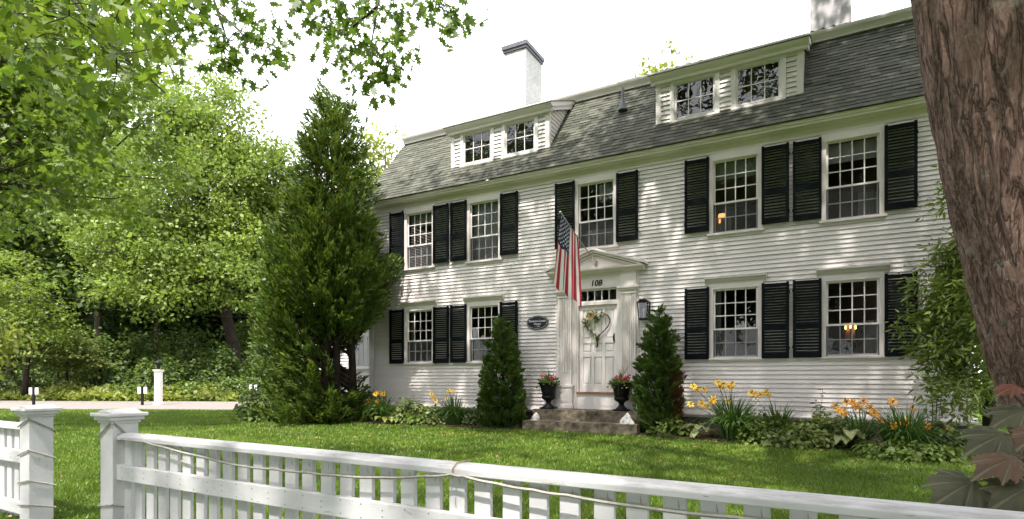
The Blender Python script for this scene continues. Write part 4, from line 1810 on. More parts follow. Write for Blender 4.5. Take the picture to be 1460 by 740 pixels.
rp = [(172, 626), (205, 630), (230, 637), (290, 652), (340, 664), (390, 669), (440, 674), (478, 678), (540, 681), (606, 679), (643, 676.5), (660, 679), (706, 689.5), (760, 699), (806, 706), (918, 724), (1047, 738), (1180, 752), (1300, 775)]
b = MB()
pts_ = []
for x, y in rp:
    t, z = fence_px(x, y, .075)
    pts_.append(fence_pt(t, z, .072))
sm = []
for k in range(len(pts_) - 1):
    for q in range(4):
        sm.append(pts_[k].lerp(pts_[k + 1], q / 4) + Vector((0, 0, -.004 * math.sin(q * math.pi / 4))))
sm.append(pts_[-1])
b.tube(sm, .0068, 6)
ro = b.build('rope_light', M['rope'])
tag(ro, 'thin pale rope light strung along the long picket fence', 'rope light')
b = MB()
t, z = fence_px(643, 676, .075)
b.tube([fence_pt(t + dt, zz_, o_) for dt, zz_, o_ in ((0, .822, .065), (.002, .853, .066), (.004, .876, .038), (.006, .876, -.038), (.008, .853, -.066), (.010, .822, -.065), (.006, .818, 0), (.0, .822, .065), (-.004, .78, .068), (0, .76, .070))], .003, 6)
tag(b.build('twine_tie', M['twine']), 'brown twine tied round the top rail of the long picket fence', 'twine')
for pt_, zs_, lab in ((-1.27, [.86, .62, .40, .22], 'pale rope light wound round the left gate post'), (0.0, [.84, .36, .20], 'pale rope light wound round the right gate post')):
    b = MB()
    h = .165 / 2 + .009
    pp = []
    for k_, z in enumerate(zs_):
        zn = zs_[k_ + 1] if k_ + 1 < len(zs_) else z - .12
        for lx, ly, q_ in ((-h, -h, 0), (h, -h, -.25), (h, h, .15), (-h, h, .6)):
            pp.append(fence_pt(pt_ + lx, z + (zn - z) * q_ + random.uniform(-.01, .01), -ly))
    b.tube(pp, .0065, 6)
    o = b.build('rope_light', M['rope'])
    tag(o, lab, 'rope light')

# ------------------------------------------------------------------ signs and lamp pillar by the drive


def small_sign(px, Y, ytop, label):
    base = ground_at(px, Y)
    s = empty('path_sign', base, label, 'sign', 'small double panel signs along the drive')
    h = EYE - (ytop - HY) * Y / F - G
    b = MB()
    b.box(-.045, .045, -.03, .03, 0, h)
    b.box(-.055, .055, -.04, .04, h, h + .02)
    b.build('post', M['black'], s)
    for sx in (-1, 1):
        b = MB()
        b.box(sx * .125 - .07, sx * .125 + .07, -.012, .012, h - .30, h - .02)
        b.build('panel', M['signwhite'], s, bevel=.003)


small_sign(203, 24.0, 551, 'small black sign post with two white panels beside the white pillar')
small_sign(48, 24.0, 552, 'small black sign post with two white panels behind the left gate post')
small_sign(361, 29.5, 548, 'small black sign post with two white panels beside the big arborvitae')
lp = empty('lamp_pillar', ground_at(226, 24.3), 'slim white pillar with a dark lantern on top by the drive', 'lamp post')
b = MB()
b.box(-.115, .115, -.115, .115, 0, 1.40)
b.box(-.15, .15, -.15, .15, 0, .12)
b.box(-.14, .14, -.14, .14, 1.40, 1.45)
b.box(-.16, .16, -.16, .16, 1.45, 1.49)
b.build('pillar', M['white'], lp, bevel=.01)
b = MB()
b.tube([(0, 0, 1.49), (0, 0, 1.55)], .04, 8)
b.lathe([(.07, 1.55), (.12, 1.78), (.13, 1.79), (.03, 1.90), (.01, 1.95)], 6)
b.build('lantern', M['black'], lp)

# overhead cables beyond the drive
for k, (ya, yb, lab) in enumerate(((424, 446, 'upper overhead cable crossing in front of the dark trees'), (436, 452, 'lower overhead cable crossing in front of the dark trees'))):
    a, c = at(-60, ya - 22, 31), at(470, yb, 31)
    b = MB()
    b.tube([a.lerp(c, t_) + Vector((0, 0, -.9 * 4 * t_ * (1 - t_) * .5)) for t_ in np.linspace(0, 1, 14)], .008, 5)
    o = b.build('overhead_cable', M['wire'])
    tag(o, lab, 'cable')

# ------------------------------------------------------------------ conifers: sprays on an envelope


SH['scale'] = np.array([(0, 0), (.10, .18), (.17, .34), (.09, .42), (.16, .62), (.06, .70), (0, 1), (-.08, .74), (-.17, .58), (-.08, .45), (-.15, .28), (-.06, .15)])


def conifer(name, label, base, h, prof, n, size, m, seed, lump=.18, inner=.55, stems=((0, 0),), cat='tree', sm=.12, group=None, upw=.8, brown=None, z0=.0, trunk_r=.09, cl=.3, thin=None, hole=None):
    """prof(t): radius at relative height t"""
    root = empty(name, base, label, cat, group)
    per = 60
    nc_ = n // per
    t_ = rng.random(nc_ * 6)
    pr0 = np.array([prof(x, 0) for x in t_])
    keep = rng.random(len(t_)) < (pr0 / pr0.max()) ** 1.15 * (1 if thin is None else np.interp(t_, thin[0], thin[1])) + .01
    t_ = t_[keep][:nc_]
    nc_ = len(t_)
    a = rng.random(nc_) * 2 * np.pi
    pr = np.array([prof(x, math.cos(y)) for x, y in zip(t_, a)])
    z = z0 + t_ * (h - z0)
    ln = np.array([mnoise.noise(Vector((math.cos(q) * 1.8 + seed, math.sin(q) * 1.8, zz_ * 1.1))) + .6 * mnoise.noise(Vector((math.cos(q) * 4.5 + seed, math.sin(q) * 4.5, zz_ * 2.6))) for q, zz_ in zip(a, z)])
    r = pr * (1 + lump * ln * 2) * (inner + (1 - inner) * rng.random(nc_) ** .5)
    cc = np.stack([np.cos(a) * r, np.sin(a) * r, z], 1)
    if hole is not None:
        ok = ~hole(cc)
        cc, a, z = cc[ok], a[ok], z[ok]
        nc_ = len(cc)
    ci = np.repeat(np.arange(nc_), per)
    n = nc_ * per
    d = np.stack([np.cos(a), np.sin(a), np.zeros(nc_)], 1)[ci]
    # every clump is a bough tip: sprays strung along an outward and upward axis
    ax_ = unit(d * .8 + np.array([0, 0, upw * .7]) + rand_unit(nc_)[ci] * .35)
    al = rng.random(n)
    c = cc[ci] + ax_ * ((al - .6) * cl * 2.0)[:, None] + rng.normal(size=(n, 3)) * (cl * .38 * (1.15 - al))[:, None]
    c[:, 2] = np.maximum(c[:, 2], .05)
    pn = unit(np.cross(ax_, rand_unit(nc_)[ci]))            # fronds lie in flat fans
    off_ = c - cc[ci]
    c = c - pn * (np.sum(off_ * pn, axis=1) * .7)[:, None]
    dirv = ax_ * 1.0 + np.array([0, 0, .2]) + rand_unit(n) * .55
    nrm = pn + rand_unit(n) * .55
    v, k = leaf_verts(c, size * rng.uniform(.55, 1.35, n), 'scale', nrm, dirv, .15)
    mi = None
    mats = [m]
    if brown:
        mats.append(brown[0])
        pb = c.copy()
        mi = (np.linalg.norm((pb - np.array(brown[1])) / np.array(brown[2]), axis=1) < 1 + .5 * rng.random(n)).astype(int) * (rng.random(n) < .8)
    np_mesh('crown', v, k, mats, root, mi)
    mb = MB()
    for sx, sy in stems:
        top = Vector((sx * .25, sy * .25, h * .93))
        mb.tube([(sx, sy, 0), (sx * .8 + .03, sy * .8, h * .3), (sx * .5, sy * .5, h * .6), top], [trunk_r, trunk_r * .75, trunk_r * .5, .012], 8)
    for k_ in range(min(nc_, 260)):
        q = cc[k_]
        zz_ = max(.2, q[2] - np.hypot(q[0], q[1]) * .8)
        sx, sy = stems[k_ % len(stems)]
        f_ = 1 - .75 * zz_ / h
        mb.tube([(sx * f_, sy * f_, zz_), tuple(np.array([sx * f_, sy * f_, zz_]) * .4 + np.array(q) * .6 + np.array([0, 0, -.05])), tuple(q)], [.02 * sm / .12, .013 * sm / .12, .005], 5, cap=False)
    mb.build('trunk', M['bark3'], root, smooth=True)
    return root


def arb_prof(t, ca):
    # broad, irregular: narrow top, fuller on the left, open at the foot on the right
    lf = np.interp(t, [0, .05, .2, .43, .55, .64, .75, .86, .93, .97, 1], [1.55, 1.72, 1.72, 1.62, 1.35, 1.08, .80, .48, .26, .14, .03])
    rt = np.interp(t, [0, .08, .13, .24, .33, .41, .47, .54, .69, .78, .86, .94, .98, 1], [.9, .7, .45, .7, 1.3, 1.85, 1.65, 1.25, 1.02, .88, .66, .40, .22, .03])
    w_ = .5 + .5 * ca
    return float(lf * (1 - w_) + rt * w_)


BA = ground_at(470, 15.0)
conifer('arborvitae_tree', 'very tall broad arborvitae tree at the left corner of the house', BA, 8.8, arb_prof, 120000, .125, M['l_arb'], 2.0, lump=.16, inner=.38,
        stems=((.30, -.35), (.62, .1), (-.2, .2), (.05, -.6)), sm=.3, trunk_r=.11, z0=.1, cl=.34, thin=([0, .6, .75, 1], [1, 1, .55, .7]), hole=lambda p: (p[:, 0] > .0) & (p[:, 0] < 1.5) & (p[:, 2] > .75) & (p[:, 2] < 2.3) & (p[:, 1] < 1.2) & (rng.random(len(p)) < .93))


def cone_prof(t, ca):
    return float(np.interp(t, [0, .06, .2, .45, .7, .88, 1], [.42, .51, .52, .43, .29, .14, .02]))


def cone_prof2(t, ca):
    return float(np.interp(t, [0, .06, .2, .45, .7, .88, 1], [.40, .46, .48, .44, .33, .18, .03]))


conifer('arborvitae', 'dense clipped conical arborvitae left of the stone steps', ground_at(716, 13.45), 2.72, cone_prof, 30000, .080, M['l_arb2'], 5, lump=.08, inner=.66, cl=.11, cat='shrub', sm=.06, trunk_r=.05)
conifer('arborvitae', 'narrow conical arborvitae with a browned side right of the steps', ground_at(940, 11.95), 2.62, cone_prof2, 28000, .078, M['l_arb2'], 9, lump=.14, inner=.62, cl=.11, cat='shrub', sm=.06, trunk_r=.05,
        brown=(M['l_brown'], (.34, -.1, .75), (.22, .3, .55)))

# ------------------------------------------------------------------ flower bed plants


def daylily(px, Y, n, L0, label, flowers, fmat, r=.20, group=None):
    """flowers: list of (px, py) picture rows turned into heights, spread by dx in metres"""
    base = ground_at(px, Y, G + .03)
    root = empty('daylily_clump', base, label, 'flowers', group)
    vs = []
    segs = 5
    verts, faces = [], []
    for k in range(n):
        a = random.uniform(0, 6.28)
        L_ = L0 * random.uniform(.65, 1.15)
        lean = random.uniform(.25, 1.12)
        b0 = Vector((math.cos(a) * r * random.random(), math.sin(a) * r * random.random(), 0))
        dv = Vector((math.cos(a), math.sin(a), 0))
        side = Vector((-math.sin(a), math.cos(a), 0))
        i0 = len(verts)
        for s in range(segs + 1):
            t_ = s / segs
            p = b0 + dv * (lean * L_ * .75 * t_ ** 1.5) + Vector((0, 0, L_ * (t_ * 1.05 - lean * .75 * t_ ** 2.4)))
            w = .012 * (1 - t_ ** 2.2) + .001
            verts += [tuple(p - side * w), tuple(p + side * w)]
        for s in range(segs):
            q = i0 + s * 2
            faces.append([q, q + 1, q + 3, q + 2])
    me = bpy.data.meshes.new('leaves')
    me.from_pydata(verts, [], faces)
    me.materials.append(M['l_blade'])
    o = bpy.data.objects.new('leaves', me)
    COL.objects.link(o)
    o.parent = root
    sb = MB()
    for k, (fx, fy, s) in enumerate(flowers):
        Yf = Y + random.uniform(-.25, .15)
        e = at(fx, fy, Yf) - base
        mid = e * .55 + Vector((0, 0, .12))
        sb.tube([(e.x * .08, e.y * .08, 0), mid, e], [.006, .005, .004], 5)
        for q in range(random.choice((1, 1, 2))):
            sb.tube([e, e + Vector((random.uniform(-.06, .06), random.uniform(-.04, .04), random.uniform(.02, .07)))], [.007, .009], 5)
        nrm = Vector((random.uniform(-.6, .6), -1, random.uniform(.0, .9))).normalized()
        a1 = nrm.orthogonal().normalized()
        a2 = nrm.cross(a1)
        fb = MB()
        for q in range(6):
            t_ = q * math.pi / 3 + .3
            dv = a1 * math.cos(t_) + a2 * math.sin(t_)
            sv = nrm.cross(dv)
            w = .30 if q % 2 else .20
            p0 = e + dv * s * .05
            p1 = e + dv * s * .30 + nrm * s * .22
            p2 = e + dv * s * .62 + nrm * s * .25
            p3 = e + dv * s * .85 + nrm * s * .08
            i = len(fb.v)
            fb.v += [tuple(p0), tuple(p1 - sv * s * w * .6), tuple(p1 + sv * s * w * .6), tuple(p2 - sv * s * w * .7), tuple(p2 + sv * s * w * .7), tuple(p3)]
            fb.f += [[i, i + 1, i + 2], [i + 1, i + 3, i + 4, i + 2], [i + 3, i + 5, i + 4]]
            fb.m += [0, 0, 0]
        fb.build('flower', fmat, root)
    sb.build('flower_stems', M['stem'], root)
    return root


YS = .10
daylily(1045, 10.6, 420, .98, 'big yellow daylily clump under the lower window right of the door',
        [(985, 577, YS), (989, 552, YS), (994, 556, YS), (1000, 576, YS), (1008, 580, YS), (1014, 573, YS), (1024, 546, YS), (1026, 553, YS), (1031, 548, YS), (1040, 552, YS), (1043, 548, YS), (1037, 573, YS),
         (1004, 556, YS), (1076, 562, YS), (1082, 564, YS), (1091, 560, YS), (1017, 570, YS)], M['yellow'])
daylily(1110, 10.7, 110, .9, 'thin daylily clump with few blooms beside the big yellow clump', [(1071, 561, YS), (1095, 563, YS)], M['yellow'], r=.15)
daylily(1290, 8.75, 440, .84, 'orange daylily clump near the right corner of the house',
        [(1216, 575, .10), (1222, 580, .10), (1208, 574, .10), (1196, 586, .10), (1232, 573, .09), (1246, 590, .10), (1272, 574, .10), (1290, 604, .11), (1322, 609, .10), (1255, 600, .09), (1300, 583, .08), (1352, 612, .09), (1240, 583, .1), (1274, 608, .09)], M['orange'], r=.28)
daylily(648, 13.9, 260, .84, 'small orange daylily clump left of the clipped arborvitae', [(615, 562, .09), (619, 568, .08), (640, 557, .08), (646, 558, .08), (622, 572, .07), (637, 569, .07)], M['yellow'], r=.17)
daylily(545, 14.9, 220, .86, 'yellow daylily clump beside the big arborvitae at the house corner', [(536, 562, .10), (541, 561, .10), (547, 562, .09), (526, 572, .09), (538, 573, .09)], M['yellow'], r=.17)
daylily(1228, 9.3, 110, .85, 'sparse orange daylily stems behind the variegated leaves', [(1190, 580, .10), (1202, 588, .1), (1214, 577, .10)], M['orange'], r=.14)


def hosta(px, Y, n, L0, m, label, group=None, name='hosta'):
    base = ground_at(px, Y, G + .03)
    root = empty(name, base, label, 'plant', group)
    verts, faces = [], []
    for k in range(n):
        a = random.uniform(0, 6.28)
        el = random.uniform(.15, 1.1)
        L_ = L0 * 1.3 * random.uniform(.6, 1.1)
        st_ = random.uniform(.35, 1.5) * L0
        dv = Vector((math.cos(a), math.sin(a), 0))
        side = Vector((-math.sin(a), math.cos(a), 0))
        p0 = dv * st_ * math.cos(el) + Vector((0, 0, st_ * math.sin(el) * .8 + .03))
        i0 = len(verts)
        prof = [(0, .04), (.2, .24), (.45, .30), (.75, .2), (1, .01)]
        for t_, w in prof:
            p = p0 + dv * L_ * t_ * .85 + Vector((0, 0, L_ * (.35 * t_ - .65 * t_ * t_)))
            verts += [tuple(p - side * w * L_ + Vector((0, 0, w * L_ * .35))), tuple(p), tuple(p + side * w * L_ + Vector((0, 0, w * L_ * .35)))]
        for s in range(len(prof) - 1):
            q = i0 + s * 3
            faces.append([q, q + 1, q + 4, q + 3])
            faces.append([q + 1, q + 2, q + 5, q + 4])
    me = bpy.data.meshes.new('leaves')
    me.from_pydata(verts, [], faces)
    me.materials.append(m)
    me.polygons.foreach_set('use_smooth', [True] * len(faces))
    o = bpy.data.objects.new('leaves', me)
    COL.objects.link(o)
    o.parent = root
    return root


hg = 'low leafy plants along the front of the house'
for px, Y, n, L_, m, lab in (
        (1210, 9.45, 34, .26, M['l_var'], 'variegated cream and green hosta left of the orange daylilies'),
        (1130, 9.9, 60, .17, M['l_hosta'], 'leafy hosta right of the big yellow daylily clump'),
        (1160, 10.0, 60, .17, M['l_hosta'], 'broad green hosta under the gap between the right windows'),
        (1185, 9.8, 46, .20, M['l_hosta'], 'light green hosta beside the variegated hosta'),
        (975, 11.3, 40, .16, M['l_cover'], 'small hosta at the foot of the browned arborvitae'),
        (1000, 11.1, 34, .22, M['l_var'], 'pale leaved hosta left of the big yellow daylily clump'),
        (570, 14.6, 46, .17, M['l_hosta'], 'pale hosta right of the corner daylilies'),
        (595, 14.35, 60, .17, M['l_cover'], 'green leafy plant under the leftmost lower window'),
        (615, 14.4, 46, .16, M['l_dry'], 'browning leafy plant left of the small orange daylily clump'),
        (548, 14.55, 16, .20, M['l_yellow'], 'yellow leaved plant at the lawn edge by the house corner'),
        (1245, 8.5, 46, .13, M['l_cover'], 'low pale green cover in front of the orange daylilies'),
        (1345, 7.95, 36, .12, M['l_cover'], 'low cover at the bed edge near the foreground trunk')):
    hosta(px, Y, n, L_, m, lab)
for px, Y, rx, h, n, s, m, lab in (
        (520, 15.2, .7, .75, 1500, .10, M['l_mid'], 'dark low shrub between the big arborvitae and the corner daylilies'),
        (685, 13.75, .40, .50, 800, .075, M['l_mid'], 'small shrub tucked left of the clipped arborvitae'),
        (1092, 10.2, .50, .48, 1300, .075, M['l_cover'], 'mounded green perennial behind the right end of the yellow daylilies'),
        (1178, 9.75, .60, .50, 1500, .08, M['l_hosta'], 'mounded perennial behind the hostas below the right windows'),
        (955, 11.5, .45, .32, 800, .08, M['l_cover'], 'low green mound before the browned arborvitae'),
        (1360, 8.6, .6, .45, 900, .07, M['l_mid'], 'low green mound by the right corner of the house'),
        (1300, 8.25, .75, .20, 1100, .07, M['l_cover'], 'flat ground cover patch before the orange daylilies'),
        (1135, 9.75, .55, .30, 1000, .09, M['l_hosta'], 'pale green mound between the yellow and orange daylilies'),
        (625, 14.2, .55, .42, 900, .08, M['l_mid'], 'leafy green perennial below the second lower window'),
        (585, 14.8, .6, .58, 1000, .09, M['l_hosta'], 'tall leafy perennial against the siding under the left window')):
    bush('perennial_plant', lab, ground_at(px, Y, G + .03), rx, rx * .7, h, n, s, 'oval', m, 'plant')
bush('shrub', 'rounded dark green shrub at the left foot of the big arborvitae', ground_at(378, 15.6), .75, .7, .95, 2200, .11, 'oval', M['l_mid'])


# tall phlox stems
def phlox(px, Y, n, h, label):
    base = ground_at(px, Y, G + .03)
    root = empty('phlox', base, label, 'plant')
    mb = MB()
    cs, ds = [], []
    for k in range(n):
        e = Vector((random.uniform(-.14, .14), random.uniform(-.1, .1), h * random.uniform(.7, 1.1)))
        b0 = Vector((e.x * .3, e.y * .3, 0))
        mb.tube([b0, b0.lerp(e, .5), e], [.006, .005, .003], 5)
        for t_ in np.linspace(.25, 1, 13):
            for q in range(2):
                a = random.uniform(0, 6.28)
                cs.append(tuple(b0.lerp(e, t_)))
                ds.append((math.cos(a), math.sin(a), .35))
    mb.build('stems', M['stem'], root)
    c, d = np.array(cs), np.array(ds)
    vv, k = leaf_verts(c, .10 * rng.uniform(.6, 1.2, len(c)), 'diamond', np.array([0, 0, 1.]) + rand_unit(len(c)) * .4, d, .1)
    np_mesh('leaves', vv, k, M['l_hosta'], root)


phlox(1166, 10.25, 4, .85, 'tall slim leafy stems between the two daylily groups')
phlox(1330, 8.9, 6, 1.05, 'tall leafy stems behind the right end of the orange daylilies')
phlox(690, 13.9, 3, .62, 'short leafy stems left of the clipped arborvitae')

n = 420
X = rng.uniform(-9, 8, n)
Y = rng.uniform(2.6, 13, n)
ok = ~in_bed(X, Y) & (np.abs(X) < Y * .95)
c = np.stack([X[ok], Y[ok], np.full(ok.sum(), G + .03)], 1)
vv, k = leaf_verts(c, .055 * rng.uniform(.5, 1.4, len(c)), 'oval', rand_unit(len(c)) * .5 + np.array([0, 0, 1.]), rand_unit(len(c)), .2)
tag(np_mesh('leaf_litter', vv, k, M['l_dry']), kind='stuff')

# ------------------------------------------------------------------ foreground oak with trunk at the right edge


def big_trunk():
    base = Vector((0, 0, 0))
    root = empty('oak_tree', (3.95, 3.75, G), 'massive leaning tree trunk with rough bark at the right edge, leafy boughs overhead', 'tree')
    Y0 = 3.6
    # left silhouette in the picture -> axis of the trunk
    rows = [(640, .53), (615, .50), (500, .455), (370, .44), (250, .43), (110, .42), (0, .415), (-250, .40), (-600, .37)]
    edge = {640: 1449, 615: 1439, 500: 1404, 370: 1373, 250: 1345, 110: 1319, 0: 1304, -250: 1268, -600: 1215}
    ax = []
    for y, r in rows:
        z = EYE - (y - HY) * Y0 / F
        # centre so that the tangent ray touches the left edge
        sx = (edge[y] - CX) / F
        X = sx * Y0 + r * math.sqrt(1 + sx * sx)
        ax.append((z, X, Y0, r))
    ax.append((7.5, ax[-1][1] - .3, Y0 + .3, .33))
    ax.insert(0, (G - .1, ax[0][1] + .12, Y0, .70))
    ax.insert(1, (G + .25, ax[1][1] + .08, Y0, .60))
    ax.sort()
    zz_ = [a[0] for a in ax]
    nz, na = 330, 220
    verts, faces = [], []
    zs_ = np.linspace(zz_[0], 7.5, nz)
    for z in zs_:
        X = np.interp(z, zz_, [a[1] for a in ax])
        Yc = np.interp(z, zz_, [a[2] for a in ax])
        r = np.interp(z, zz_, [a[3] for a in ax])
        for j in range(na):
            a = 2 * math.pi * j / na
            ca, sa = math.cos(a), math.sin(a)
            p = Vector((ca * 5.2, sa * 5.2, z * .9))
            warp = mnoise.noise_vector(Vector((ca * 1.5, sa * 1.5, z * 1.1))) * .9
            q = Vector((ca * 7.5, sa * 7.5, z * 1.15)) + warp
            rid = 1 - abs(mnoise.noise(q)) * 2.2               # ridges between furrows
            rid2 = mnoise.noise(Vector((ca * 17, sa * 17, z * 4.5)))
            big = mnoise.noise(Vector((ca * 1.3, sa * 1.3, z * .5)))
            rr = r * (1 + .035 * big) + .030 * min(max(rid, -.6), .75) + .010 * rid2 - .016
            verts.append((X + ca * rr - 3.95, Yc + sa * rr - 3.75, z - G))
    for i in range(nz - 1):
        for j in range(na):
            a_ = i * na + j
            b_ = i * na + (j + 1) % na
            faces.append([a_, b_, b_ + na, a_ + na])
    me = bpy.data.meshes.new('trunk')
    me.from_pydata(verts, [], faces)
    me.materials.append(M['bark'])
    me.polygons.foreach_set('use_smooth', [True] * len(faces))
    o = bpy.data.objects.new('trunk', me)
    COL.objects.link(o)
    o.parent = root
    return root, ax


OAK, OAX = big_trunk()
OB = Vector(OAK.location)
top = Vector((OAX[-1][1], OAX[-1][2], 7.3))


def oak_crown():
    blobs = [(4.0, 7.2, 12.8, 6.2, 4.6, 2.9), (-.8, 8.5, 13.0, 3.4, 3.2, 2.4), (7.0, 6.0, 12.0, 4.5, 5.0, 3.0), (2.2, .2, 10.5, 5.0, 4.0, 2.6), (.5, -3.5, 10.0, 5, 3.0, 2.4), (.4, -2.6, 9.4, 2.4, 2.2, 1.4), (.0, -2.9, 10.6, 2.4, 2.2, 1.2), (-4.6, -.9, 10.2, 3.2, 2.8, 1.8), (-4.4, 10.2, 12.8, 2.5, 2.5, 2.0), (-2.2, 9.0, 12.5, 2.5, 2.5, 2.0), (5.0, 10.3, 13.6, 4.5, 2.2, 2.2), (4.5, 8, 12, 5, 3.5, 2.2)]  # unseen lobes, several added to shade the fence, facade and bronze leaves
    nc, per, cr = 700, 44, .80
    bl = np.array(blobs)
    w = bl[:, 3] * bl[:, 4] * bl[:, 5]
    ids = rng.choice(len(bl), nc, p=w / w.sum())
    cen = bl[ids, :3] + rand_unit(nc) * bl[ids, 3:] * (rng.random(nc) ** .4)[:, None]
    # nothing of the crown may dip into the view below the top of the photograph
    zmin = EYE + .70 * np.maximum(cen[:, 1], 0) + 1.3
    cen[:, 2] = np.maximum(cen[:, 2], zmin + rng.random(nc) * .8)
    mb = MB()
    limbs = []
    for e, s in (((-2.5, 6.5, 11.3), .17), ((4.5, 9.5, 12.2), .2), ((9, 7, 11.5), .17), ((2.0, .0, 10), .17), ((0, -4, 9.5), .14), ((6, 0, 10.5), .15), ((3.5, 5.5, 13.5), .2), ((5, -4, 9.8), .13)):
        e = Vector(e)
        m1 = top.lerp(e, .35) + Vector((0, 0, .9))
        m2 = top.lerp(e, .7) + Vector((0, 0, .7))
        pts_ = [top - Vector((0, 0, .5)), m1, m2, e]
        mb.tube([p - OB for p in pts_], [s, s * .75, s * .5, s * .2], 8)
        for k in range(3):
            for t_ in (.2, .5, .8, 1):
                limbs.append(pts_[k].lerp(pts_[k + 1], t_))
    LP = np.array([tuple(p) for p in limbs])
    for c in cen:
        q = LP[int(np.linalg.norm(LP - c, axis=1).argmin())]
        a, e = Vector(q), Vector(c)
        mb.tube([a - OB, a.lerp(e, .5) + Vector((0, 0, .15)) - OB, e - OB], [.035, .022, .008], 4, cap=False)
    mb.build('limbs', M['bark2'], OAK, smooth=True)
    n = nc * per
    ci = np.repeat(np.arange(nc), per)
    off = rng.normal(size=(n, 3)) * np.array([.55, .55, .3]) * cr
    c = cen[ci] + off - np.array(OB)
    v, k = leaf_verts(c, .24 * rng.uniform(.7, 1.3, n), 'oak', rand_unit(n) + np.array([0, 0, .9]), unit(off) + rand_unit(n) * .5, .1)
    np_mesh('crown', v, k, M['l_canopy'], OAK)


oak_crown()


def hanging_branch(stems, tips, Y, size, per, parent, origin, shape='oak', m=None, jit=.5, spread=.10, wood=None):
    """stems: picture polylines giving the run of the bough at distance Y; tips: leaf clusters hung on it"""
    O = Vector(origin)
    mb = MB()
    nodes = []
    for st_ in stems:
        pts_ = [at(x, y, Y + dy) for x, y, dy in st_]
        L_ = len(pts_)
        mb.tube([p - O for p in pts_], [.020 - .015 * k / (L_ - 1) for k in range(L_)], 6)
        for k in range(L_ - 1):
            for t_ in (0, .33, .66, 1):
                nodes.append(pts_[k].lerp(pts_[k + 1], t_))
    cs, ds = [], []
    order = sorted(tips, key=lambda p: min((at(p[0], p[1], Y) - q).length for q in nodes))
    for x, y in order:
        e = at(x, y, Y + random.uniform(-jit, jit))
        q = min(nodes, key=lambda n_: (n_ - e).length)
        L_ = (e - q).length
        mid = q.lerp(e, .5) + Vector((random.uniform(-.1, .1), random.uniform(-.1, .1), random.uniform(0, .12))) * L_
        mb.tube([q - O, mid - O, e - O], [.006, .005, .003], 5, cap=False)
        nodes += [mid, e]
        out = (e - q).normalized() if L_ > 1e-4 else Vector((0, 0, -1))
        for k in range(per):
            b0 = e + Vector(rng.normal(size=3)) * spread
            cs.append(tuple(b0 - O))
            dd = out * .5 + Vector(rng.normal(size=3)) * .6 + Vector((0, 0, -.45))
            ds.append(tuple(dd))
    br = mb.build('bough', wood or M['twig'], parent)
    c, d = np.array(cs), np.array(ds)
    n = len(c)
    v, k = leaf_verts(c, size * rng.uniform(.6, 1.2, n), shape, rand_unit(n) * .9 + np.array([0, 0, .7]), d, .18)
    np_mesh('leaves', v, k, m or M['l_oak'], br)


tips_c = [(415, 4), (432, 18), (445, 8), (470, 15), (455, 36), (462, 48), (490, 28), (482, 55), (510, 12), (505, 66), (478, 68), (530, 8), (536, 42), (560, 18), (575, 42), (565, 66), (580, 60), (590, 8), (608, 5), (628, 12), (645, 30), (660, 38), (655, 42),
          (496, 86), (512, 92), (545, 88), (560, 92), (508, 104), (528, 134), (545, 118), (556, 106), (570, 76), (572, 30), (600, -4), (518, 122), (538, 108), (450, -8), (480, -4), (540, -8), (620, -6), (420, -14), (500, -15), (520, 30), (548, 60), (525, 76), (640, -4), (660, 20)]
hanging_branch([[(556, -160, .9), (548, -60, .3), (538, 10, .0), (530, 60, 0), (531, 110, 0)], [(538, 10, 0), (500, 40, .1), (470, 45, .1)], [(548, -60, .2), (600, -15, .1), (640, 20, .1)]],
               tips_c, 6.3, .15, 13, OAK, OB, spread=.10)

# ------------------------------------------------------------------ left-hand street maple, trunk just outside the left edge
LM = tree('maple_tree', 'shady maple at the left edge whose boughs hang over the lawn', (-11.9, 12.2, G),
          [(0, 0, 0, .42), (.05, 0, 1.5, .36), (.25, .1, 3.5, .32), (.5, .2, 5.5, .27), (.7, .3, 8, .18), (.9, .3, 11, .08)],
          [(1.2, .6, 7.4, 3.2, 3.0, 2.4), (.4, .2, 9.6, 3.6, 3.4, 2.6), (2.6, -.6, 5.6, 1.8, 1.8, 1.1), (-2, 1, 7, 3, 3, 2.6)],
          420, .52, 84, .105, 'maple', M['l_maple'], M['bark2'], limbs=12, shell=.5)
tips_l = [(285, 8), (300, 22), (318, 8), (334, 22), (345, 42), (308, 42), (324, 58), (334, 78), (298, 36), (360, 52), (376, 58), (390, 52), (386, 84), (378, 74), (341, 60), (320, 80), (328, 90), (310, 70), (270, -8), (300, -6), (330, -8), (350, 20), (340, 6), (396, 70), (372, 84),
          (245, 15), (262, 25), (250, 40), (240, 55), (232, 62), (270, 10), (255, 2), (275, 35)]
hanging_branch([[(262, -180, .6), (285, -60, .2), (310, 15, 0), (345, 48, 0), (388, 64, 0)], [(310, 15, 0), (325, 60, 0)], [(262, -180, .6), (245, -40, .2), (242, 40, 0)]], tips_l, 6.6, .155, 12, LM, LM.location, 'oak', spread=.10)
tips_t = [(x, y) for x, y in zip(rng.uniform(-40, 240, 95), rng.uniform(-40, 150, 95)) if y < 150 - .25 * abs(x - 130)]
hanging_branch([[(-120, -60, .4), (20, 20, .2), (35, 2, 0), (50, 55, 0), (80, 95, 0)], [(60, -120, .3), (104, 0, 0), (135, 40, 0), (175, 80, 0), (235, 132, 0)], [(60, -120, .3), (20, -30, 0), (60, 20, 0), (150, 40, 0)]],
               tips_t, 5.4, .125, 9, LM, LM.location, 'maple', M['l_maple'], jit=.9, spread=.13)

# ------------------------------------------------------------------ trees beyond the drive


def px_tree(px, Y, top_y, **k):
    b = ground_at(px, Y)
    h = EYE - (top_y - HY) * Y / F - G
    return b, h


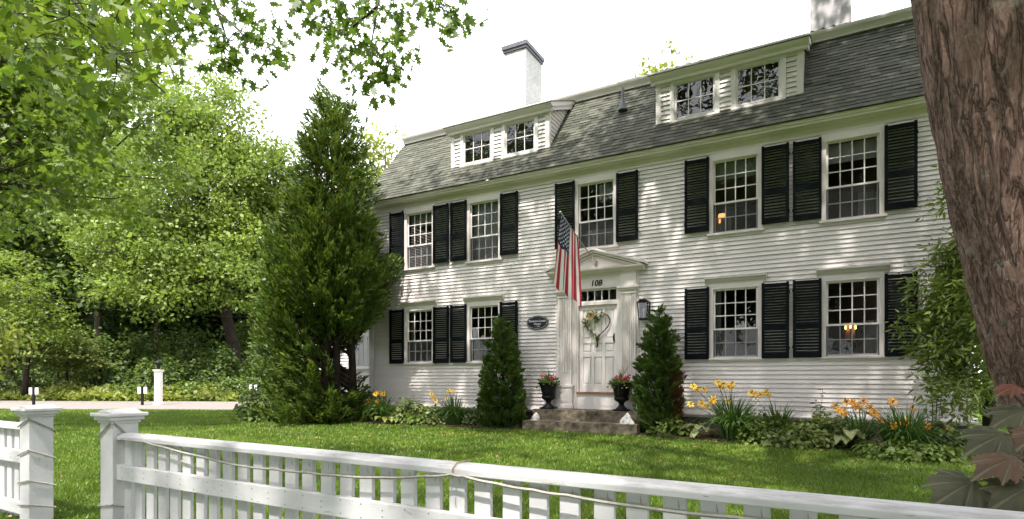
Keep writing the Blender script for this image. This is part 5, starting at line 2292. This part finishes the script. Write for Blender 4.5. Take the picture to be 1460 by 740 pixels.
# bright tall tree in the middle distance
b0, h0 = px_tree(345, 33, 95)
tree('linden_tree', 'tall bright green tree with a broad crown left of the arborvitae', b0,
     [(0, 0, 0, .38), (-.5, 0, 3, .33), (-1.3, 0, 6.5, .28), (-2.2, .2, 10, .2), (-2.9, .3, 14, .1), (-3.1, .3, 17, .04)],
     [(-2.6, 0, 11.8, 4.8, 4.2, 4.4), (-2.6, 0, 15.8, 3.3, 3.2, 3.2), (1.4, .5, 13.2, 2.0, 2, 2.4), (-6.2, -.5, 9.0, 3.2, 3.0, 2.4), (.6, -.5, 8.8, 2.8, 3.0, 2.6), (1.0, 0, 12.5, 1.9, 2.2, 2.6), (-3.2, -2.5, 7.6, 4.6, 2.0, 1.7), (-2.2, -3.0, 5.6, 4.6, 1.6, 1.2), (1.2, -2.5, 6.4, 2.2, 1.6, 1.4)],
     860, .72, 84, .185, 'diamond', M['l_bright'], M['bark3'], limbs=16, up=.5)
# tree filling the sky behind the left maple
b1, h1 = px_tree(60, 38, 40)
tree('linden_tree', 'tall green tree behind the shady maple at far left', b1,
     [(0, 0, 0, .4), (0, 0, 6, .32), (.3, 0, 12, .2), (.3, 0, 20, .05)],
     [(0, 0, 17, 5.5, 5, 6), (-3, 0, 12, 5, 4, 3.5), (3.6, 0, 12.5, 4, 4, 4.0)],
     520, .9, 66, .25, 'diamond', M['l_bright'], M['bark2'], limbs=14, up=.5)
b2, h2 = px_tree(545, 36, 190)
tree('linden_tree', 'yellow green tree top seen between the arborvitae and the roof', b2,
     [(0, 0, 0, .35), (0, 0, 6, .28), (.2, 0, 12, .12), (.2, 0, 15.5, .04)],
     [(.2, 0, 12.8, 3.3, 3, 3.4), (-2, 0, 9.5, 3.4, 3, 3), (1.8, 0, 11.3, 2.4, 3, 2.6)],
     260, .75, 66, .22, 'diamond', M['l_yellow'], M['bark2'], up=.5)
b3, h3 = px_tree(945, 37, 82)
tree('linden_tree', 'green tree top showing just above the roof ridge', b3,
     [(0, 0, 0, .4), (0, 0, 8, .3), (0, 0, 16, .15), (0, 0, 21, .04)],
     [(-.4, 0, 18.6, 2.1, 2.5, 3.4), (1.5, 0, 18.6, 1.6, 2, 3.0), (-.6, 0, 15, 3.0, 3, 3)],
     200, .65, 56, .23, 'diamond', M['l_yellow'], M['bark2'], up=.5)

# dark forest edge: a few kinds, copied
fg = 'trees of the dark wood beyond the drive'
pa = tree('woodland_tree', 'dark leafy woodland tree at the far left beyond the drive', ground_at(10, 41), [(0, 0, 0, .25), (0, 0, 5, .2), (.2, 0, 10, .08), (.2, 0, 13, .03)],
          [(0, 0, 9, 3.2, 3, 4), (0, 0, 4.5, 3.6, 3, 2.8)], 190, .95, 46, .34, 'diamond', M['l_dark'], M['bark3'], group=fg)
pb = tree('woodland_tree', 'mid green woodland tree with a bare lower trunk behind the drive', ground_at(140, 37), [(0, 0, 0, .24), (0, 0, 5, .2), (-.2, 0, 9, .14), (-.2, 0, 14, .03)],
          [(0, 0, 10.5, 3.4, 3, 3.8), (1, 0, 7.2, 3.0, 3, 1.3)], 170, .9, 46, .32, 'diamond', M['l_mid'], M['bark2'], group=fg)
for src, px, Y, s, rz, lab in (
        (pa, 95, 45, 1.0, 1.0, 'dark woodland tree behind the bare trunk beyond the drive'),
        (pa, 190, 43, .95, 2.2, 'dark woodland tree right of the bare trunk beyond the drive'),
        (pa, 265, 42, 1.0, 3.9, 'dark woodland tree behind the white lamp pillar'),
        (pa, 330, 44, .98, 5.0, 'dark woodland tree behind the leaning trunk of the bright tree'),
        (pa, 400, 43, 1.05, .4, 'dark woodland tree just left of the big arborvitae'),
        (pa, 470, 45, 1.05, 2.8, 'dark woodland tree hidden mostly behind the big arborvitae'),
        (pa, -70, 42, 1.1, 1.7, 'dark woodland tree cut by the left edge of the picture'),
        (pb, 225, 39, .9, 2.0, 'mid green woodland tree above the lamp pillar'),
        (pb, 420, 38, .95, 4.0, 'mid green woodland tree showing left of the arborvitae crown'),
        (pb, 15, 36, 1.0, 5.2, 'mid green woodland tree above the left fence')):
    dup_tree(src, ground_at(px, Y), rz, s, lab, fg)

# small trees and shrubs on the far side of the drive
b4 = ground_at(35, 29.5)
tree('japanese_maple', 'low spreading light green maple at left beyond the drive', b4, [(0, 0, 0, .16), (.1, 0, 1.6, .13), (.3, 0, 3.2, .08), (.3, 0, 6, .02)],
     [(.0, -.5, 4.6, 2.6, 2, 1.6), (-1, -.3, 6.2, 2.2, 2, 1.5), (1.4, -.4, 3.4, 1.7, 1.8, 1.1), (-1.6, 0, 3.2, 2, 1.6, 1.2)], 170, .55, 56, .17, 'palm5', M['l_bright'], M['bark3'], flat=.45, up=1.2)
b5 = ground_at(95, 31)
tree('dogwood', 'pale layered dogwood beyond the drive behind the right gate post', b5, [(0, 0, 0, .1), (0, 0, 1.2, .08), (.1, 0, 2.6, .03)],
     [(-.6, -.3, 1.9, 1.6, 1.4, .5), (.8, -.5, 2.4, 1.5, 1.3, .5), (.2, 0, 3.0, 1.2, 1.2, .6), (1.4, -.3, 1.4, 1.2, 1, .4)], 80, .5, 46, .17, 'diamond', M['l_pale'], M['bark3'], flat=.25, up=1.6)
bush('shrub', 'broad leafy shrub behind the white lamp pillar', ground_at(228, 30.5), 1.9, 1.4, 2.2, 2600, .22, 'diamond', M['l_mid'])
bush('shrub', 'big green shrub below the leaning trunk beyond the drive', ground_at(312, 31.5), 1.9, 1.4, 2.9, 2800, .22, 'diamond', M['l_mid'])
bush('shrub', 'low bright shrub at the drive edge right of the lamp pillar', ground_at(275, 29.6), 1.4, .8, 1.0, 1500, .17, 'diamond', M['l_cover'])
bush('shrub', 'low green shrub at the drive edge by the rightmost sign', ground_at(335, 30.0), 1.4, .9, 1.2, 1500, .17, 'diamond', M['l_mid'])
bush('shrub', 'dark shrub filling the gap left of the lamp pillar', ground_at(165, 31.5), 1.6, 1.2, 1.5, 1700, .2, 'diamond', M['l_dark'])
bush('shrub', 'dark low shrub behind the ferns at far left', ground_at(15, 31), 2.0, 1.2, 1.5, 1900, .2, 'diamond', M['l_dark'])
bush('shrub', 'green shrub just left of the arborvitae beyond the drive', ground_at(385, 31), 1.8, 1.2, 2.4, 2200, .2, 'diamond', M['l_mid'])


ub = bush('understory_shrub', 'tall leafy understory shrub left of the lamp pillar beyond the drive', ground_at(140, 33.5), 1.9, 1.5, 3.6, 3000, .22, 'diamond', M['l_mid'])
for px, Y, sc_, rz, lab in ((195, 34.5, 1.1, 1.3, 'tall leafy understory shrub behind the lamp pillar in the shade'), (268, 34, 1.15, 2.6, 'tall leafy understory shrub between the lamp pillar and the leaning trunk'),
                            (365, 34.5, 1.2, 4.0, 'tall leafy understory shrub right of the leaning trunk'), (80, 34.5, 1.1, 5.2, 'tall leafy understory shrub behind the pale dogwood')):
    dup_tree(ub, ground_at(px, Y), rz, sc_, lab)


def groundcover():
    n = 9000
    X = rng.uniform(-34, -13.5, n)
    Y = 28.4 - .08 * (X + 15) + rng.random(n) ** 1.3 * 2.2
    z = G + rng.random(n) * (.25 + .45 * np.clip((Y - 28.4 + .08 * (X + 15)) / 1.2, 0, 1)) * (1 + .4 * np.sin(X * 1.7) * np.sin(X * .63 + 1))
    c = np.stack([X, Y, z], 1)
    v, k = leaf_verts(c, .24 * rng.uniform(.6, 1.3, n), 'diamond', rand_unit(n) + np.array([0, -.3, .8]), rand_unit(n) + np.array([0, 0, .5]), .1)
    o = np_mesh('fern_groundcover', v, k, M['l_yellow'])
    tag(o, kind='stuff')


groundcover()


def distant_wood():
    n = 32000
    X = rng.uniform(-75, 32, n)
    top = 9.5 + 2.5 * np.sin(X * .31) + 1.5 * np.sin(X * .83 + 1)
    z = G + rng.random(n) ** 1.6 * top
    Y = 50 + 5 * rng.random(n) + np.where(z > 7, 1.5, 0)
    c = np.stack([X, Y, z], 1)
    v, k = leaf_verts(c, .75 * rng.uniform(.6, 1.3, n), 'diamond', rand_unit(n) + np.array([0, -.5, .6]), rand_unit(n), .1)
    o = np_mesh('distant_wood', v, k, M['l_dark'])
    tag(o, kind='stuff')


distant_wood()

# weeping foliage close at the left edge
wt = tree('weeping_tree', 'pale weeping foliage dipping in at the left edge above the fence', ground_at(-85, 11.5), [(0, 0, 0, .09), (.1, 0, 1.2, .08), (.3, 0, 2.2, .05), (.4, 0, 2.8, .02)],
          [(.75, -.2, 1.9, .75, .7, .65), (.0, 0, 2.3, .8, .7, .5)], 70, .28, 40, .10, 'diamond', M['l_yellow'], M['bark3'], droop=.8, up=.2)

# ------------------------------------------------------------------ right side: small maple by the corner and background
sm_b = ground_at(1412, 9.1)
tree('small_maple', 'small lacy leaved maple in front of the right corner of the house', sm_b,
     [(0, 0, 0, .10), (-.02, 0, 1.0, .085), (-.1, -.1, 2.2, .065), (-.25, -.2, 3.6, .04), (-.4, -.2, 5.0, .015)],
     [(-.50, -.25, 2.6, .75, .6, .95), (-.85, -.2, 1.75, .6, .5, .5), (-.75, -.3, 1.2, .65, .5, .4), (-.40, -.2, 4.0, .38, .5, .8), (.15, 0, 3.0, .6, .6, 1.3), (-1.30, -.1, 2.0, .32, .3, .38)],
     250, .20, 66, .105, 'lance', M['l_smap'], M['bark3'], flat=.75, droop=.22, up=.6, limbs=10)
tree('woodland_tree', 'green background tree between the house corner and the foreground trunk', ground_at(1425, 22), [(0, 0, 0, .2), (0, 0, 3, .15), (0, 0, 7, .05)],
     [(0, 0, 5.2, 3, 2.4, 2.6), (.6, 0, 2.6, 3.2, 2.2, 1.5)], 150, .7, 46, .22, 'diamond', M['l_bright'], M['bark3'])
bush('shrub', 'bright green shrub low between the house corner and the trunk', ground_at(1412, 19), 1.6, 1.2, 1.5, 1500, .16, 'diamond', M['l_cover'])
dup_tree(pb, ground_at(1440, 34), 1.0, .8, 'tall mid green tree far behind the right corner of the house')


# ------------------------------------------------------------------ bronze maple shoot in the right foreground
def copper_shoot():
    base = Vector((2.02, 2.05, G))
    root = empty('maple_sapling', base, 'bronze leaved maple shoot reaching over the fence at lower right', 'sapling')
    spots = [  # leaf base px, size m, distance, long-axis angle in picture (deg), tilt towards the street, young?
        (1392, 684, .175, 1.98, 205, .8, 0), (1436, 618, .155, 2.05, 192, .8, 0), (1468, 584, .145, 2.1, 186, .6, 0), (1452, 550, .085, 2.12, 180, .4, 1),
        (1450, 652, .15, 1.95, 188, .4, 2), (1478, 690, .17, 1.9, 195, .9, 0), (1470, 628, .075, 2.2, 170, .9, 1), (1500, 612, .14, 2.0, 200, .6, 2),
        (1440, 704, .15, 2.1, 220, .7, 0), (1500, 655, .15, 2.0, 200, .5, 0)]
    stem = MB()
    stem.tube([(0, 0, 0), (.02, 0, .45), (-.05, -.02, .85), (-.08, -.03, 1.25)], [.012, .010, .008, .005], 6)
    stem.build('stem', M['l_redleaf'], root)
    for px, py, s, Y, ang, tilt, young in spots:
        p = at(px, py, Y) - base
        a = R(ang)
        d = Vector((math.cos(a), -.25 * tilt, -.18 + .3 * math.sin(a)))
        d.normalize()
        up = Vector((random.uniform(-.25, .1), -.75 * tilt - .1, 1)).normalized()
        n_ = (up - d * up.dot(d)).normalized()
        x_ = d.cross(n_)
        mb = MB()
        # subdivided palmate blade with shallow pleats along five veins
        half = [(.16, .05), (.38, -.02), (.36, .13), (.63, .25), (.47, .37), (.57, .58), (.42, .60), (.45, .80), (.27, .73), (.17, .85), (.09, .97)]
        out = np.array([(0, 0)] + half + [(0, 1.10)] + [(-x_0, y_0) for x_0, y_0 in half[::-1]])
        ctr = np.array([0, .12])
        vein = [math.atan2(q[1] - .12, q[0]) for q in (out[2], out[4], out[8], out[12], out[16], out[20], out[22])]
        fine = []
        for k in range(len(out)):
            q0, q1 = out[k], out[(k + 1) % len(out)]
            for t_ in np.linspace(0, 1, 6)[:-1]:
                jag = 1 + (.05 if int(t_ * 5 + k) % 2 else -.02)
                fine.append(ctr + (q0 + (q1 - q0) * t_ - ctr) * jag)
        rings = 9
        for r_ in range(rings + 1):
            f_ = r_ / rings
            for q in fine:
                xy = ctr + (q - ctr) * f_
                th_ = math.atan2(xy[1] - .12, xy[0] + 1e-6)
                near = min(abs((th_ - v_ + math.pi) % (2 * math.pi) - math.pi) for v_ in vein)
                rad = math.hypot(*(xy - ctr))
                h_ = -.018 * math.exp(-(near / .10) ** 2) * min(rad * 3, 1) + .02 * min(near, .35) - .34 * rad * rad + .018 * math.sin(xy[0] * 31) * math.sin(xy[1] * 27)
                mb.v.append(tuple(p + (x_ * float(xy[0]) + d * float(xy[1]) + n_ * h_) * s))
        m_ = len(fine)
        for r_ in range(rings):
            for k in range(m_):
                a_, b_ = r_ * m_ + k, r_ * m_ + (k + 1) % m_
                mb.f.append([a_, b_, b_ + m_, a_ + m_])
                qm = (fine[k] + fine[(k + 1) % m_]) / 2
                th_ = math.atan2(qm[1] - .12, qm[0] + 1e-6)
                near = min(abs((th_ - v_ + math.pi) % (2 * math.pi) - math.pi) for v_ in vein)
                mb.m.append(1 if near < .03 else 0)
        o = mb.build('leaf', [(M['l_copper'], M['l_redleaf'], M['l_bronze'])[young], M['vein']], root, smooth=True)
        pt = MB()
        q = Vector((-.03, -.02, min(p.z - .1, 1.1)))
        pt.tube([q, q.lerp(p, .6) + Vector((0, 0, .04)), p + d * s * .1], [.003, .0025, .002], 5)
        pt.build('leaf_stalk', M['l_redleaf'], root)


copper_shoot()

# ------------------------------------------------------------------ trees across the street (seen only in the window glass)
gs = 'street trees mirrored in the windows'
rt = tree('street_tree', 'tree across the street mirrored in the window panes', (-6, -16, G), [(0, 0, 0, .35), (0, 0, 5, .28), (0, 0, 11, .08)],
          [(0, 0, 8.5, 4.5, 4, 3.6), (1, 0, 5, 4, 4, 2)], 170, 1.1, 40, .42, 'diamond', M['l_dark'], M['bark3'], group=gs)
for x, y, s, rz in ((3, -18, 1.5, 1), (12, -14, 1.4, 2.4), (21, -10, 1.4, 3.7), (-15, -12, 1.6, 5), (-24, -4, 1.6, 1.9), (-29, 4, 1.6, .5), (-10, -21, 1.7, 4.4), (-20, -17, 1.7, 2.8), (30, -3, 1.4, 3.1), (-36, -9, 1.7, 1.2)):
    dup_tree(rt, (x, y, G), rz, s, 'tree across the street mirrored in the window panes', gs)

# ------------------------------------------------------------------ light, sky, camera
SUN_EL = 62
sh = np.array([-.34, -.94])
sh /= np.linalg.norm(sh)
to_sun = Vector((sh[0] * math.cos(R(SUN_EL)), sh[1] * math.cos(R(SUN_EL)), math.sin(R(SUN_EL))))
sd_ = bpy.data.lights.new('sun', 'SUN')
sd_.energy = 3.9
sd_.angle = R(1.0)
sd_.color = (1, .95, .87)
so = bpy.data.objects.new('sun', sd_)
COL.objects.link(so)
so.rotation_euler = (-to_sun).to_track_quat('-Z', 'Y').to_euler()

w = bpy.data.worlds.new('World')
sc.world = w
w.use_nodes = True
nt = w.node_tree
bg = nt.nodes['Background']
sky = nt.nodes.new('ShaderNodeTexSky')
sky.sky_type = 'NISHITA'
sky.sun_disc = False
sky.sun_elevation = R(SUN_EL)
sky.sun_rotation = math.atan2(to_sun.x, to_sun.y)
sky.air_density = 1.0
sky.dust_density = 4.0
sky.ozone_density = 1.0
# thin bright cloud veil over the blue
tc = nt.nodes.new('ShaderNodeTexCoord')
cn = nt.nodes.new('ShaderNodeTexNoise')
cn.inputs['Scale'].default_value = 2.2
cn.inputs['Detail'].default_value = 6
nt.links.new(tc.outputs['Generated'], cn.inputs['Vector'])
cr = ramp(nt, cn.outputs['Fac'], [(.3, (.75, .75, .75)), (.6, (1, 1, 1))])
cm = mixcol(nt, cr.outputs['Color'], sky.outputs['Color'], (11.0, 11.2, 11.6))
nt.links.new(cm, bg.inputs['Color'])
bg.inputs['Strength'].default_value = .116

cam = bpy.data.cameras.new('camera')
co = bpy.data.objects.new('camera', cam)
COL.objects.link(co)
co.location = (0, 0, EYE)
co.rotation_euler = (R(90), 0, 0)
cam.sensor_width = 36
cam.lens = 36 * F / 1460
cam.shift_y = (HY - 370) / 1460
cam.clip_end = 2000
cam.clip_start = .05
sc.camera = co

sc.view_settings.view_transform = 'Standard'
sc.view_settings.look = 'None'
sc.view_settings.exposure = 1.44
sc.view_settings.gamma = 1
sc.render.engine = 'CYCLES'
sc.cycles.max_bounces = 8
sc.cycles.transparent_max_bounces = 12
